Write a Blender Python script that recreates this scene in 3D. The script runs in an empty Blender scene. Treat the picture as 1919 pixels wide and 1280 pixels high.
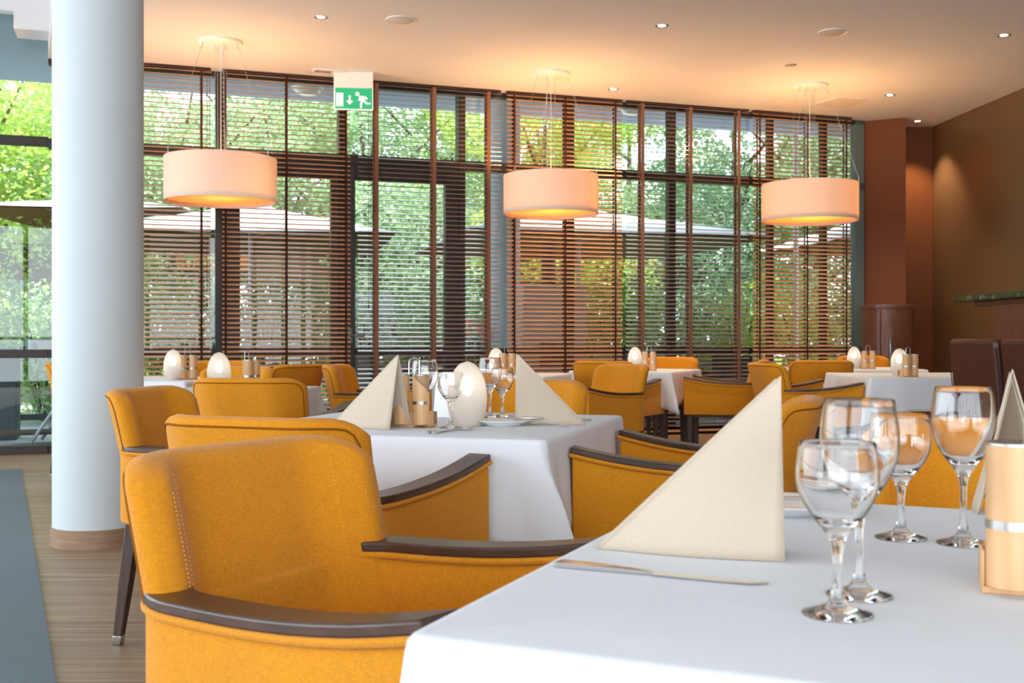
import bpy, math, random
from mathutils import Vector, Matrix
PI = math.pi
R = math.radians
sc = bpy.context.scene
COL = sc.collection

# ---------------------------------------------------------------- camera
F = 2050.0            # focal length in pixels of a 1919 px wide frame
H = 1.02              # eye height
HZ = 635.0            # horizon row
cam_d = bpy.data.cameras.new('camera')
cam = bpy.data.objects.new('camera', cam_d)
COL.objects.link(cam)
cam.location = (0, 0, H)
cam.rotation_euler = (PI / 2, 0, 0)
cam_d.sensor_width = 36.0
cam_d.lens = 36.0 * F / 1919.0
cam_d.shift_y = (HZ - 640.0) / 1919.0
cam_d.clip_start = 0.05
cam_d.clip_end = 300
cam_d.dof.use_dof = True
cam_d.dof.focus_distance = 3.0
cam_d.dof.aperture_fstop = 9.0
sc.camera = cam

def px(x, d):                 # lateral X of pixel column x at depth d
    return (x - 960.0) / F * d
def zy(y, d):                 # height of pixel row y at depth d
    return H - (y - HZ) / F * d
def on_plane(x, y, z):        # point of the horizontal plane z under pixel (x, y)
    d = (H - z) * F / (y - HZ)
    return Vector((px(x, d), d, z))

# ---------------------------------------------------------------- world, sun, daylight
sc.view_settings.view_transform = 'Standard'
sc.view_settings.look = 'None'
sc.view_settings.gamma = 1.0
sc.view_settings.use_curve_mapping = False
sc.view_settings.exposure = 0.75
w = bpy.data.worlds.new('overcast_sky')
sc.world = w
w.use_nodes = True
bg = w.node_tree.nodes['Background']
bg.inputs[0].default_value = (0.80, 0.90, 1.0, 1)
bg.inputs[1].default_value = 2.0
sun_d = bpy.data.lights.new('sun', 'SUN')
sun_d.energy = 4.0
sun_d.angle = R(8)
sun_d.color = (1.0, 0.95, 0.84)
sun = bpy.data.objects.new('sun', sun_d)
COL.objects.link(sun)
sun.rotation_euler = (R(28), 0, R(-28))

def area(name, loc, rot, sx, sy, power, color):
    d = bpy.data.lights.new(name, 'AREA')
    d.shape = 'RECTANGLE'; d.size = sx; d.size_y = sy
    d.energy = power; d.color = color
    o = bpy.data.objects.new(name, d)
    COL.objects.link(o)
    o.location = loc; o.rotation_euler = rot
    return o
DAY = (0.86, 0.94, 1.0)
area('daylight_back', (0.5, -4.75, 1.75), (R(90), 0, 0), 11.0, 3.3, 200, DAY)
area('daylight_left', (-7.6, 1.5, 1.9), (R(90), 0, R(-90)), 11.0, 3.4, 225, DAY)

cyc = sc.cycles
cyc.use_denoising = True
cyc.max_bounces = 18
cyc.transmission_bounces = 18
cyc.transparent_max_bounces = 24
cyc.glossy_bounces = 4
cyc.diffuse_bounces = 4
cyc.sample_clamp_indirect = 6.0
cyc.blur_glossy = 1.0

# ---------------------------------------------------------------- materials
def lin(c):
    return tuple(((v / 255) / 12.92 if v / 255 <= 0.04045 else ((v / 255 + 0.055) / 1.055) ** 2.4) for v in c) + (1.0,)

class N:
    def __init__(s, name):
        s.m = bpy.data.materials.new(name)
        s.m.use_nodes = True
        s.t = s.m.node_tree
        s.b = s.t.nodes['Principled BSDF']
        s.out = s.t.nodes['Material Output']
    def n(s, typ, **kw):
        nd = s.t.nodes.new(typ)
        for k, v in kw.items():
            if hasattr(nd, k): setattr(nd, k, v)
            else: nd.inputs[k.replace('_', ' ')].default_value = v
        return nd
    def l(s, a, b): s.t.links.new(a, b)
    def coord(s, scale=(1, 1, 1), rot=(0, 0, 0)):
        tc = s.n('ShaderNodeTexCoord')
        mp = s.n('ShaderNodeMapping')
        mp.inputs['Scale'].default_value = scale
        mp.inputs['Rotation'].default_value = rot
        s.l(tc.outputs['Object'], mp.inputs['Vector'])
        return mp.outputs['Vector']
    def noise(s, vec, scale, detail=3, rough=0.5):
        n = s.n('ShaderNodeTexNoise')
        n.inputs['Scale'].default_value = scale
        n.inputs['Detail'].default_value = detail
        n.inputs['Roughness'].default_value = rough
        s.l(vec, n.inputs['Vector'])
        return n.outputs['Fac']
    def ramp(s, fac, stops):
        r = s.n('ShaderNodeValToRGB')
        e = r.color_ramp.elements
        e[0].position, e[0].color = stops[0][0], stops[0][1]
        e[1].position, e[1].color = stops[-1][0], stops[-1][1]
        for p, c in stops[1:-1]:
            q = e.new(p); q.color = c
        s.l(fac, r.inputs['Fac'])
        return r.outputs['Color']
    def bump(s, h, strength, dist):
        b = s.n('ShaderNodeBump')
        b.inputs['Strength'].default_value = strength
        b.inputs['Distance'].default_value = dist
        s.l(h, b.inputs['Height'])
        s.l(b.outputs['Normal'], s.b.inputs['Normal'])
    def set(s, color=None, rough=None, metal=None, spec=None):
        if color is not None: s.b.inputs['Base Color'].default_value = color
        if rough is not None: s.b.inputs['Roughness'].default_value = rough
        if metal is not None: s.b.inputs['Metallic'].default_value = metal
        if spec is not None: s.b.inputs['Specular IOR Level'].default_value = spec
        return s

def plain(name, rgb, rough=0.5, metal=0.0, spec=0.5, var=0.04, scale=8):
    m = N(name).set(lin(rgb), rough, metal, spec)
    c = lin(rgb)
    f = m.noise(m.coord(), scale)
    col = m.ramp(f, [(0.3, tuple(max(0, v * (1 - var)) for v in c[:3]) + (1,)), (0.7, tuple(min(1, v * (1 + var)) for v in c[:3]) + (1,))])
    m.l(col, m.b.inputs['Base Color'])
    return m.m

def fabric(name, rgb, k=0.14):
    m = N(name).set(lin(rgb), 0.95, 0, 0.12)
    c = lin(rgb)
    v = m.coord()
    a = m.noise(m.coord((1, 1, 6)), 100, 2)
    b = m.noise(m.coord((6, 6, 1)), 100, 2)
    mx = m.n('ShaderNodeMath', operation='ADD'); m.l(a, mx.inputs[0]); m.l(b, mx.inputs[1])
    lo = m.noise(v, 9, 3)
    ml = m.n('ShaderNodeMath', operation='MULTIPLY_ADD'); m.l(lo, ml.inputs[0]); ml.inputs[1].default_value = 0.35; m.l(mx.outputs[0], ml.inputs[2])
    dv = m.n('ShaderNodeMath', operation='DIVIDE'); m.l(ml.outputs[0], dv.inputs[0]); dv.inputs[1].default_value = 2.35
    d = tuple(x * (1 - k * 1.3) for x in c[:3]) + (1,)
    e = tuple(min(1, x * (1 + k)) for x in c[:3]) + (1,)
    m.l(m.ramp(dv.outputs[0], [(0.36, d), (0.64, e)]), m.b.inputs['Base Color'])
    m.b.inputs['Sheen Weight'].default_value = 0.15
    m.b.inputs['Sheen Roughness'].default_value = 0.5
    m.bump(mx.outputs[0], 0.22, 0.0012)
    return m.m

def wood(name, c1, c2, rough=0.4, scale=(1, 14, 14), n=6, rot=(0, 0, 0), spec=0.5):
    m = N(name).set(None, rough, 0, spec)
    v = m.coord(scale, rot)
    f = m.noise(v, n, 5, 0.6)
    m.l(m.ramp(f, [(0.3, lin(c1)), (0.7, lin(c2))]), m.b.inputs['Base Color'])
    m.bump(f, 0.1, 0.002)
    return m.m

M = {}
M['mustard'] = fabric('mustard_weave', (214, 140, 32))
M['seam'] = plain('seam_thread', (140, 84, 14), 0.9, spec=0.1)
M['stitch'] = plain('stitch_thread', (232, 166, 60), 0.9, spec=0.1)
M['walnut'] = wood('dark_stained_wood', (56, 36, 26), (84, 58, 44), 0.33)
M['walnut_leg'] = wood('dark_leg_wood', (52, 36, 28), (84, 60, 48), 0.45, (14, 14, 1))
M['steel'] = plain('brushed_steel', (196, 196, 194), 0.28, 1.0, var=0.02)
M['silver'] = plain('polished_cutlery', (215, 213, 210), 0.12, 1.0, var=0.01)
M['linen'] = None
m = N('white_linen').set(lin((228, 231, 236)), 0.9, 0, 0.15)
m.bump(m.noise(m.coord(), 5, 3), 0.25, 0.02)
M['linen'] = m.m
M['napkin'] = plain('cream_napkin', (204, 188, 168), 0.95, spec=0.1, var=0.03, scale=260)
M['beech'] = wood('pale_beech', (214, 164, 112), (234, 190, 142), 0.42, (9, 9, 1), 5)
M['china'] = plain('white_china', (240, 240, 238), 0.12, var=0.0)
M['plaster'] = plain('matt_white_plaster', (228, 225, 224), 0.95, spec=0.1, var=0.01, scale=1.5)
M['column'] = plain('white_painted_column', (204, 212, 215), 0.6, spec=0.3, var=0.01, scale=2)
M['leather'] = None
m = N('brown_leather').set(lin((84, 48, 34)), 0.36, 0, 0.5)
f = m.noise(m.coord(), 60, 4)
m.l(m.ramp(f, [(0.3, lin((66, 30, 18))), (0.7, lin((86, 44, 28)))]), m.b.inputs['Base Color'])
m.bump(f, 0.25, 0.002)
M['leather'] = m.m
# glossy bronze brown wall covering with a fine weave
m = N('bronze_wall_covering').set(None, 0.32, 0.35, 0.6)
v = m.coord((1, 1, 1))
a = m.noise(m.coord((3, 3, 60)), 12, 2); b = m.noise(m.coord((60, 60, 3)), 12, 2)
ad = m.n('ShaderNodeMath', operation='ADD'); m.l(a, ad.inputs[0]); m.l(b, ad.inputs[1])
hf = m.n('ShaderNodeMath', operation='MULTIPLY'); m.l(ad.outputs[0], hf.inputs[0]); hf.inputs[1].default_value = 0.5
m.l(m.ramp(hf.outputs[0], [(0.35, lin((112, 84, 54))), (0.65, lin((136, 104, 72)))]), m.b.inputs['Base Color'])
m.bump(hf.outputs[0], 0.3, 0.003)
M['bronze'] = m.m
m = N('red_brown_wall_covering').set(None, 0.5, 0.0, 0.2)
a = m.noise(m.coord((3, 3, 60)), 12, 2)
m.l(m.ramp(a, [(0.35, lin((98, 52, 20))), (0.65, lin((118, 66, 30)))]), m.b.inputs['Base Color'])
M['redbrown'] = m.m
M['cabinet'] = wood('walnut_cabinet_wood', (84, 50, 34), (118, 76, 54), 0.4, (12, 12, 1), 4)
m = N('green_marble').set(None, 0.12, 0, 0.5)
f = m.noise(m.coord(), 16, 8, 0.7)
m.l(m.ramp(f, [(0.35, lin((14, 28, 22))), (0.55, lin((38, 66, 46))), (0.68, lin((120, 150, 118)))]), m.b.inputs['Base Color'])
M['marble'] = m.m
M['frame'] = plain('anthracite_window_frame', (52, 44, 40), 0.45, 0.2, var=0.03)
M['frame_grey'] = plain('grey_green_frame', (104, 122, 122), 0.5, 0.1, var=0.02)
M['slat'] = wood('brown_blind_slat', (222, 166, 126), (240, 194, 154), 0.3, (1.2, 20, 20), 4)
M['slat_sky_sheen'] = wood('sky_sheen_brown_slat', (176, 156, 146), (200, 182, 172), 0.22, (1.2, 20, 20), 4)  # base greyed to carry the sky mirrored on the slat tops
_b = M['slat_sky_sheen'].node_tree.nodes['Principled BSDF']
_b.inputs['Coat Weight'].default_value = 1.0; _b.inputs['Coat Roughness'].default_value = 0.12; _b.inputs['Coat IOR'].default_value = 1.9
M['tape'] = fabric('brown_blind_tape', (128, 92, 74), 0.1)
M['tape_dark'] = fabric('dark_blind_tape', (64, 34, 24), 0.1)
M['white_metal'] = plain('white_enamel', (240, 236, 230), 0.35, var=0.0)
M['paper_grille'] = plain('speaker_grille', (214, 204, 196), 0.9, spec=0.1, var=0.03, scale=400)
M['stone'] = plain('pale_terrace_stone', (176, 182, 184), 0.75, spec=0.3, var=0.08, scale=3)
M['soffit'] = plain('blue_grey_soffit', (150, 168, 186), 0.8, spec=0.2, var=0.03, scale=2)
M['canvas'] = None
m = N('white_parasol_canvas').set(lin((240, 240, 240)), 0.9, 0, 0.1)
m.l(m.noise(m.coord(), 20, 2), m.n('ShaderNodeMath').inputs[0])
M['canvas'] = m.m
M['canvas_shade'] = plain('shaded_canvas_underside', (120, 92, 62), 0.9, spec=0.1)  # shade below the parasols, put into the canvas colour
M['rattan'] = plain('dark_outdoor_rattan', (40, 38, 42), 0.6, var=0.2, scale=80)
M['bark'] = plain('grey_brown_bark', (96, 84, 70), 0.95, spec=0.1, var=0.3, scale=12)
M['alu'] = plain('grey_aluminium', (168, 172, 176), 0.4, 0.7)
M['grey_stone'] = plain('grey_render', (170, 172, 174), 0.9, spec=0.1, var=0.08, scale=4)
M['orange_board'] = wood('orange_slatted_wood', (176, 100, 40), (210, 132, 64), 0.6, (1, 12, 12), 4)
M['frosting'] = plain('white_etched_lettering', (236, 226, 214), 0.9, var=0.0)
M['dark_stone'] = plain('dark_metal_planter', (58, 68, 72), 0.5)
M['grass'] = plain('mown_lawn', (120, 160, 70), 0.95, spec=0.1, var=0.3, scale=6)

# oak plank floor, boards run along the window wall
WANG = math.atan2(2.5, 7.312)
m = N('oak_plank_floor').set(None, 0.42, 0, 0.4)
v = m.coord((1, 1, 1), (0, 0, -WANG))
br = m.n('ShaderNodeTexBrick')
br.offset = 0.5; br.squash = 1.0
br.inputs['Scale'].default_value = 1.0
br.inputs['Brick Width'].default_value = 1.3
br.inputs['Row Height'].default_value = 0.13
br.inputs['Mortar Size'].default_value = 0.0016
br.inputs['Color1'].default_value = lin((136, 112, 90)); br.inputs['Color2'].default_value = lin((156, 132, 106)); br.inputs['Mortar'].default_value = lin((110, 90, 72))
m.l(v, br.inputs['Vector'])
v2 = m.coord((0.35, 16, 1), (0, 0, -WANG))
g = m.noise(v2, 2.2, 6, 0.65)
gr = m.ramp(g, [(0.3, lin((100, 82, 74))), (0.5, lin((146, 122, 98))), (0.68, lin((200, 174, 128)))])
mx = m.n('ShaderNodeMixRGB', blend_type='MIX'); mx.inputs[0].default_value = 0.62
m.l(br.outputs['Color'], mx.inputs[1]); m.l(gr, mx.inputs[2])
m.l(mx.outputs[0], m.b.inputs['Base Color'])
M['oak'] = m.m
m = N('ribbed_grey_matting').set(None, 0.8, 0, 0.2)
v = m.coord((1, 1, 1), (0, 0, -WANG))
wv = m.n('ShaderNodeTexWave', bands_direction='Y'); wv.inputs['Scale'].default_value = 22
m.l(v, wv.inputs['Vector'])
m.l(m.ramp(wv.outputs['Fac'], [(0.2, lin((82, 94, 102))), (0.8, lin((136, 150, 158)))]), m.b.inputs['Base Color'])
m.bump(wv.outputs['Fac'], 0.5, 0.004)
M['mat'] = m.m
M['skirt'] = wood('oak_skirting', (134, 104, 80), (166, 134, 104), 0.5, (1, 1, 10), 5)

# clear drinking glass
m = N('clear_glass').set((1, 1, 1, 1), 0.0)
m.b.inputs['Transmission Weight'].default_value = 1.0
m.b.inputs['IOR'].default_value = 1.5
M['glass'] = m.m
# thin window pane: passes light straight through and mirrors at grazing angles
m = N('window_pane')
m.t.nodes.remove(m.b)
tr = m.n('ShaderNodeBsdfTransparent'); tr.inputs[0].default_value = (0.94, 0.97, 0.96, 1)
gl = m.n('ShaderNodeBsdfGlossy'); gl.inputs['Roughness'].default_value = 0.0
fr = m.n('ShaderNodeFresnel'); fr.inputs[0].default_value = 1.5
mm = m.n('ShaderNodeMixShader')
m.l(fr.outputs[0], mm.inputs[0]); m.l(tr.outputs[0], mm.inputs[1]); m.l(gl.outputs[0], mm.inputs[2]); m.l(mm.outputs[0], m.out.inputs[0])
M['pane'] = m.m
# frosted lamp glass
m = N('frosted_lamp_glass')
m.t.nodes.remove(m.b)
df = m.n('ShaderNodeBsdfDiffuse'); df.inputs[0].default_value = (0.70, 0.67, 0.64, 1)
tl = m.n('ShaderNodeBsdfTranslucent'); tl.inputs[0].default_value = (0.95, 0.93, 0.90, 1)
rf = m.n('ShaderNodeBsdfRefraction'); rf.inputs['Roughness'].default_value = 0.30; rf.inputs['IOR'].default_value = 1.12
m1 = m.n('ShaderNodeMixShader'); m1.inputs[0].default_value = 0.45
m2 = m.n('ShaderNodeMixShader'); m2.inputs[0].default_value = 0.35
m.l(df.outputs[0], m1.inputs[1]); m.l(tl.outputs[0], m1.inputs[2]); m.l(m1.outputs[0], m2.inputs[1]); m.l(rf.outputs[0], m2.inputs[2]); m.l(m2.outputs[0], m.out.inputs[0])
M['frost'] = m.m
# fabric drum shade
def translucent(name, col, tcol, fac):
    m = N(name)
    m.t.nodes.remove(m.b)
    df = m.n('ShaderNodeBsdfDiffuse'); df.inputs[0].default_value = lin(col)
    tl = m.n('ShaderNodeBsdfTranslucent'); tl.inputs[0].default_value = lin(tcol)
    ms = m.n('ShaderNodeMixShader'); ms.inputs[0].default_value = fac
    m.l(df.outputs[0], ms.inputs[1]); m.l(tl.outputs[0], ms.inputs[2]); m.l(ms.outputs[0], m.out.inputs[0])
    return m.m
M['shade'] = translucent('cream_fabric_shade', (246, 228, 212), (255, 232, 200), 0.22)
M['diffuser'] = translucent('satin_lamp_diffuser', (250, 226, 196), (255, 222, 170), 0.55)
M['canvas'] = translucent('white_parasol_canvas', (240, 240, 242), (225, 215, 200), 0.12)

def emit(name, col, s):
    m = N(name)
    m.b.inputs['Emission Color'].default_value = col
    m.b.inputs['Emission Strength'].default_value = s
    m.b.inputs['Base Color'].default_value = (0.8, 0.8, 0.8, 1)
    return m.m
M['bulb'] = emit('glowing_candle_bulb', (1, 0.88, 0.72, 1), 5.5)
M['spot'] = emit('lit_downlight_lens', (1, 0.86, 0.60, 1), 9)
M['drumbulb'] = emit('glowing_drum_bulb', (1, 0.66, 0.34, 1), 10)
M['sign_green'] = None
m = N('lit_green_sign').set(lin((24, 156, 110)), 0.4)
m.b.inputs['Emission Color'].default_value = lin((24, 156, 110)); m.b.inputs['Emission Strength'].default_value = 0.35
M['sign_green'] = m.m
m = N('lit_white_sign').set(lin((240, 240, 235)), 0.4)
m.b.inputs['Emission Color'].default_value = lin((240, 240, 235)); m.b.inputs['Emission Strength'].default_value = 0.25
M['sign_white'] = m.m

def leafmat(name, c1, c2, tr=0.4):
    m = N(name)
    m.t.nodes.remove(m.b)
    oi = m.n('ShaderNodeNewGeometry')
    col = m.ramp(oi.outputs['Random Per Island'], [(0.0, lin(c1)), (1.0, lin(c2))])
    df = m.n('ShaderNodeBsdfDiffuse'); tl = m.n('ShaderNodeBsdfTranslucent')
    m.l(col, df.inputs[0]); m.l(col, tl.inputs[0])
    ms = m.n('ShaderNodeMixShader'); ms.inputs[0].default_value = tr
    gl = m.n('ShaderNodeBsdfGlossy'); gl.inputs['Roughness'].default_value = 0.45
    m3 = m.n('ShaderNodeMixShader'); m3.inputs[0].default_value = 0.05
    m.l(df.outputs[0], ms.inputs[1]); m.l(tl.outputs[0], ms.inputs[2]); m.l(ms.outputs[0], m3.inputs[1]); m.l(gl.outputs[0], m3.inputs[2]); m.l(m3.outputs[0], m.out.inputs[0])
    return m.m
M['leaf_a'] = leafmat('mid_green_leaves', (112, 160, 98), (200, 220, 164))  # all four leaf greens are paled to imitate hazy bloom over the garden
M['leaf_b'] = leafmat('dark_green_leaves', (92, 142, 102), (176, 208, 164))
M['leaf_c'] = leafmat('yellow_green_leaves', (146, 188, 74), (226, 236, 134))
M['leaf_d'] = leafmat('pale_green_leaves', (148, 186, 136), (214, 230, 188))
M['petal_w'] = leafmat('white_petals', (225, 230, 225), (255, 255, 255), 0.3)
M['petal_o'] = leafmat('salmon_petals', (224, 120, 90), (250, 180, 150), 0.3)

# ---------------------------------------------------------------- mesh builder
class MB:
    def __init__(s): s.v = []; s.f = []
    def add(s, vs, fs, mat=None):
        o = len(s.v)
        s.v += [tuple(mat @ Vector(p)) if mat else tuple(p) for p in vs]
        s.f += [tuple(i + o for i in f) for f in fs]
        return s
    def box(s, x0, x1, y0, y1, z0, z1, mat=None):
        vs = [(x, y, z) for x in (x0, x1) for y in (y0, y1) for z in (z0, z1)]
        return s.add(vs, [(0, 1, 3, 2), (4, 6, 7, 5), (0, 4, 5, 1), (2, 3, 7, 6), (0, 2, 6, 4), (1, 5, 7, 3)], mat)
    def loft(s, rings, closed=True, caps=True, mat=None):
        n = len(rings[0]); vs = [p for r in rings for p in r]; fs = []
        for i in range(len(rings) - 1):
            for j in range(n if closed else n - 1):
                k = (j + 1) % n
                fs.append((i * n + j, i * n + k, (i + 1) * n + k, (i + 1) * n + j))
        if caps:
            fs.append(tuple(range(n - 1, -1, -1)))
            fs.append(tuple((len(rings) - 1) * n + j for j in range(n)))
        return s.add(vs, fs, mat)
    def lathe(s, prof, seg=32, mat=None, loop=False):
        n = len(prof); vs = []; fs = []
        for i in range(seg):
            a = 2 * PI * i / seg
            for r, z in prof: vs.append((r * math.cos(a), r * math.sin(a), z))
        for i in range(seg):
            k = (i + 1) % seg
            for j in range(n if loop else n - 1):
                q = (j + 1) % n
                fs.append((i * n + j, k * n + j, k * n + q, i * n + q))
        return s.add(vs, fs, mat)
    def tube(s, path, r, seg=8, mat=None, caps=True):
        path = [Vector(p) for p in path]
        rings = []; up = None
        for i, p in enumerate(path):
            t = (path[min(i + 1, len(path) - 1)] - path[max(i - 1, 0)]).normalized()
            if up is None:
                up = Vector((0, 0, 1)) if abs(t.z) < 0.9 else Vector((1, 0, 0))
            a = t.cross(up)
            if a.length < 1e-4: a = t.cross(Vector((0, 1, 0)))
            a.normalize(); b = a.cross(t).normalized(); up = b
            rr = r[i] if isinstance(r, (list, tuple)) else r
            rings.append([p + a * rr * math.cos(2 * PI * k / seg) + b * rr * math.sin(2 * PI * k / seg) for k in range(seg)])
        return s.loft(rings, True, caps, mat)
    def cyl(s, c, r, z0, z1, seg=24, mat=None):
        return s.loft([[(c[0] + r * math.cos(2 * PI * k / seg), c[1] + r * math.sin(2 * PI * k / seg), z) for k in range(seg)] for z in (z0, z1)], True, True, mat)
    def prism(s, poly, d0, d1, mat=None):     # poly in x-z, extruded in y
        return s.loft([[(x, d0, z) for x, z in poly], [(x, d1, z) for x, z in poly]], True, True, mat)
    def build(s, name, mat, parent=None, smooth=False, bevel=0, bseg=2, angle=40, solid=0, sub=0):
        me = bpy.data.meshes.new(name)
        me.from_pydata(s.v, [], s.f)
        me.update()
        import bmesh
        bm = bmesh.new(); bm.from_mesh(me)
        bmesh.ops.recalc_face_normals(bm, faces=bm.faces)
        bm.to_mesh(me); bm.free()
        me.materials.append(mat)
        o = bpy.data.objects.new(name, me)
        COL.objects.link(o)
        if parent: o.parent = parent
        if solid:
            md = o.modifiers.new('thickness', 'SOLIDIFY'); md.thickness = solid; md.offset = 0
        if bevel:
            md = o.modifiers.new('bevel', 'BEVEL'); md.width = bevel; md.segments = bseg; md.limit_method = 'ANGLE'; md.angle_limit = R(angle)
        if sub:
            md = o.modifiers.new('sub', 'SUBSURF'); md.levels = sub; md.render_levels = sub
        if smooth or bevel or sub:
            for p in me.polygons: p.use_smooth = True
            if not sub and smooth != 'all':
                try: me.set_sharp_from_angle(angle=R(angle))
                except Exception: pass
        return o

def tag(o, label, cat, group=None):
    o['label'] = label; o['category'] = cat
    if group: o['group'] = group
    return o
def struct(o):
    o['kind'] = 'structure'; return o
def thing(name, label, cat, loc=(0, 0, 0), rz=0, group=None):
    o = bpy.data.objects.new(name, None)
    COL.objects.link(o)
    o.empty_display_size = 0.1
    o.location = loc; o.rotation_euler = (0, 0, rz)
    return tag(o, label, cat, group)
def dup(root, loc, rz, label, group=None):
    def cp(o, par):
        c = o.copy(); COL.objects.link(c)
        if par: c.parent = par
        for ch in list(kids.get(o.name, [])): cp(ch, c)
        return c
    kids = {}
    def walk(o):
        kids[o.name] = list(o.children)
        for ch in o.children: walk(ch)
    walk(root)
    r = cp(root, None)
    r.location = loc; r.rotation_euler = (0, 0, rz)
    r['label'] = label
    if group: r['group'] = group
    return r

# ================================================================= SETTING
CEIL = 3.52
P0 = Vector((px(265, 10.03), 10.03, 0))
def wall_obj(o):                 # things modelled in the window wall's own frame
    o.location = P0; o.rotation_euler = (0, 0, WANG); return o
WX, WY = math.cos(WANG), math.sin(WANG)
def ws(pxx, off=0.0):            # s coordinate on the wall of pixel column, off = outward offset
    a = (pxx - 960.0) / F
    ox, oy = P0.x - WY * off, P0.y + WX * off
    return (a * oy - ox) / (WX - a * WY)
def w2(s, t, z=0):
    return Vector((P0.x + WX * s - WY * t, P0.y + WY * s + WX * t, z))
def wd(s, t=0): return w2(s, t).y

S_L, S_R = ws(-140), ws(1617)
# floor, terrace
struct(MB().add([(-8, -4.8, 0), (9.5, -4.8, 0), (9.5, 15, 0), tuple(w2(S_R, 0.9)), tuple(w2(S_R, 0.0)), tuple(w2(-5.2, 0.0)), (-8, 8, 0)], [(0, 1, 2, 3, 4, 5, 6)]).build('floor', M['oak']))
g = wall_obj(MB().box(-16, 22, 0.12, 9.0, -0.12, -0.02).build('terrace', M['stone'])); struct(g)
g = wall_obj(MB().box(-40, 45, 9.0, 45, -0.12, -0.03).build('lawn', M['grass'])); struct(g)

# entrance matting on the floor, left
E0, E1 = on_plane(40, 880, 0), on_plane(105, 1280, 0)
dv = (E0 - E1).normalized(); uv = Vector((dv.y, -dv.x, 0))
e_far = Vector((E0.x, E0.y, 0)); e_near = e_far - dv * 9.5
mat_o = MB().loft([[tuple(e_far + Vector((0, 0, z))), tuple(e_near + Vector((0, 0, z))), tuple(e_near - uv * 1.6 + Vector((0, 0, z))), tuple(e_far - uv * 1.6 + Vector((0, 0, z)))] for z in (0.001, 0.007)]).build('entrance_mat', M['mat'])
tag(mat_o, 'long grey ribbed entrance matting on the plank floor at far left', 'mat')

# ceiling: lower slab right of its edge line, higher void left of it
A = w2(ws(91), 0)                      # where the slab edge meets the window wall
edir = Vector((0.42, -0.907, 0)).normalized()
B_ = A + edir * 15.5
ring = [(A.x, A.y), tuple(w2(S_R, 0))[:2], tuple(w2(S_R, .9))[:2], (9.5, 15), (9.5, -4.8), (B_.x, -4.8)]
struct(MB().loft([[(x, y, z) for x, y in ring] for z in (CEIL, CEIL + 2.0)]).build('ceiling', M['plaster']))
q_l = w2(-6.0, 0.1); q_r = w2(7.0, 0.1)
struct(MB().loft([[(-8.2, -5, z), (4, -5, z), (q_r.x, q_r.y, z), (q_l.x, q_l.y, z), (-8.2, q_l.y - .3, z)] for z in (5.53, 5.7)]).build('ceiling_upper', M['plaster']))

# window wall frames
S_L, S_R = ws(-140), ws(1617)
SM = ws(91)
def frame_box(mb, s0, s1, z0, z1, t0=-0.03, t1=0.07): mb.box(s0, s1, t0, t1, z0, z1)
verts_px = [(404, 418), (1060, 1075), (1252, 1265), (1440, 1448), (1540, 1548)]
def post(px0, px1, z1=CEIL): 
    mb = MB(); frame_box(mb, ws(px0), ws(px1), 0.0, z1, -0.03, 0.06); return mb
T_LO, T_HI = 2.72, 2.81
D0, D1 = ws(639), ws(871)        # door opening outer
D00 = ws(418)
bays = [(SM + 0.0, ws(404)), (D1, ws(1060)), (ws(1075), ws(1252)), (ws(1265), ws(1440)), (ws(1448), ws(1540)), (ws(1548), S_R)]
for i, (s0, s1) in enumerate(bays):
    mb = MB()
    frame_box(mb, s0, s1, T_LO, T_HI); frame_box(mb, s0, s1, 0.0, 0.07); frame_box(mb, s0, s1, 0.85, 0.925)
    frame_box(mb, s0, s1, CEIL - 0.05, CEIL)
    wn = wall_obj(mb.build('window_%d' % (i + 1), M['frame'], bevel=0.004)); struct(wn)
    MB().box(s0, s1, 0.018, 0.026, 0.05, CEIL).build('glass', M['pane'], wn)
i = 0
for a, b in verts_px:
    i += 1
    struct(wall_obj(post(a, b).build('trim_%d' % i, M['frame'], bevel=0.004)))
i += 1
struct(wall_obj(post(1600, 1617).build('trim_%d' % i, M['frame_grey'], bevel=0.004)))
# left double height glazing
mb = MB()
sl0 = S_L
frame_box(mb, sl0, SM, 2.74, 2.82); frame_box(mb, sl0, SM, 0.0, 0.07, -0.05, 0.1); frame_box(mb, sl0, SM, 0.85, 0.925)
frame_box(mb, sl0 - .06, sl0, 0, 5.5); frame_box(mb, sl0 - 2.2, sl0 - .06, 2.74, 2.82); frame_box(mb, sl0 - 2.2, sl0 - .06, 0, .07); frame_box(mb, sl0 - 2.2, sl0 - .06, .85, .925)
wn = wall_obj(mb.build('window_8', M['frame'], bevel=0.004)); struct(wn)
MB().box(sl0 - 2.2, SM, 0.018, 0.026, 0.05, 5.5).build('glass', M['pane'], wn)
# bulkhead block high in the double height bay
q0, q1 = ws(26, -0.35), ws(97, -0.35)
zb = zy(56, wd((q0 + q1) / 2, -0.35))
struct(wall_obj(MB().box(q0, q1, -0.35, -0.02, zb, 5.5).build('trim_8', M['plaster'])))
zc = zy(26, wd(ws(10)))
struct(wall_obj(MB().box(sl0 - 2.2, q0, -0.12, 0.0, zc, 5.5).build('trim_9', M['plaster'])))

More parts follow.
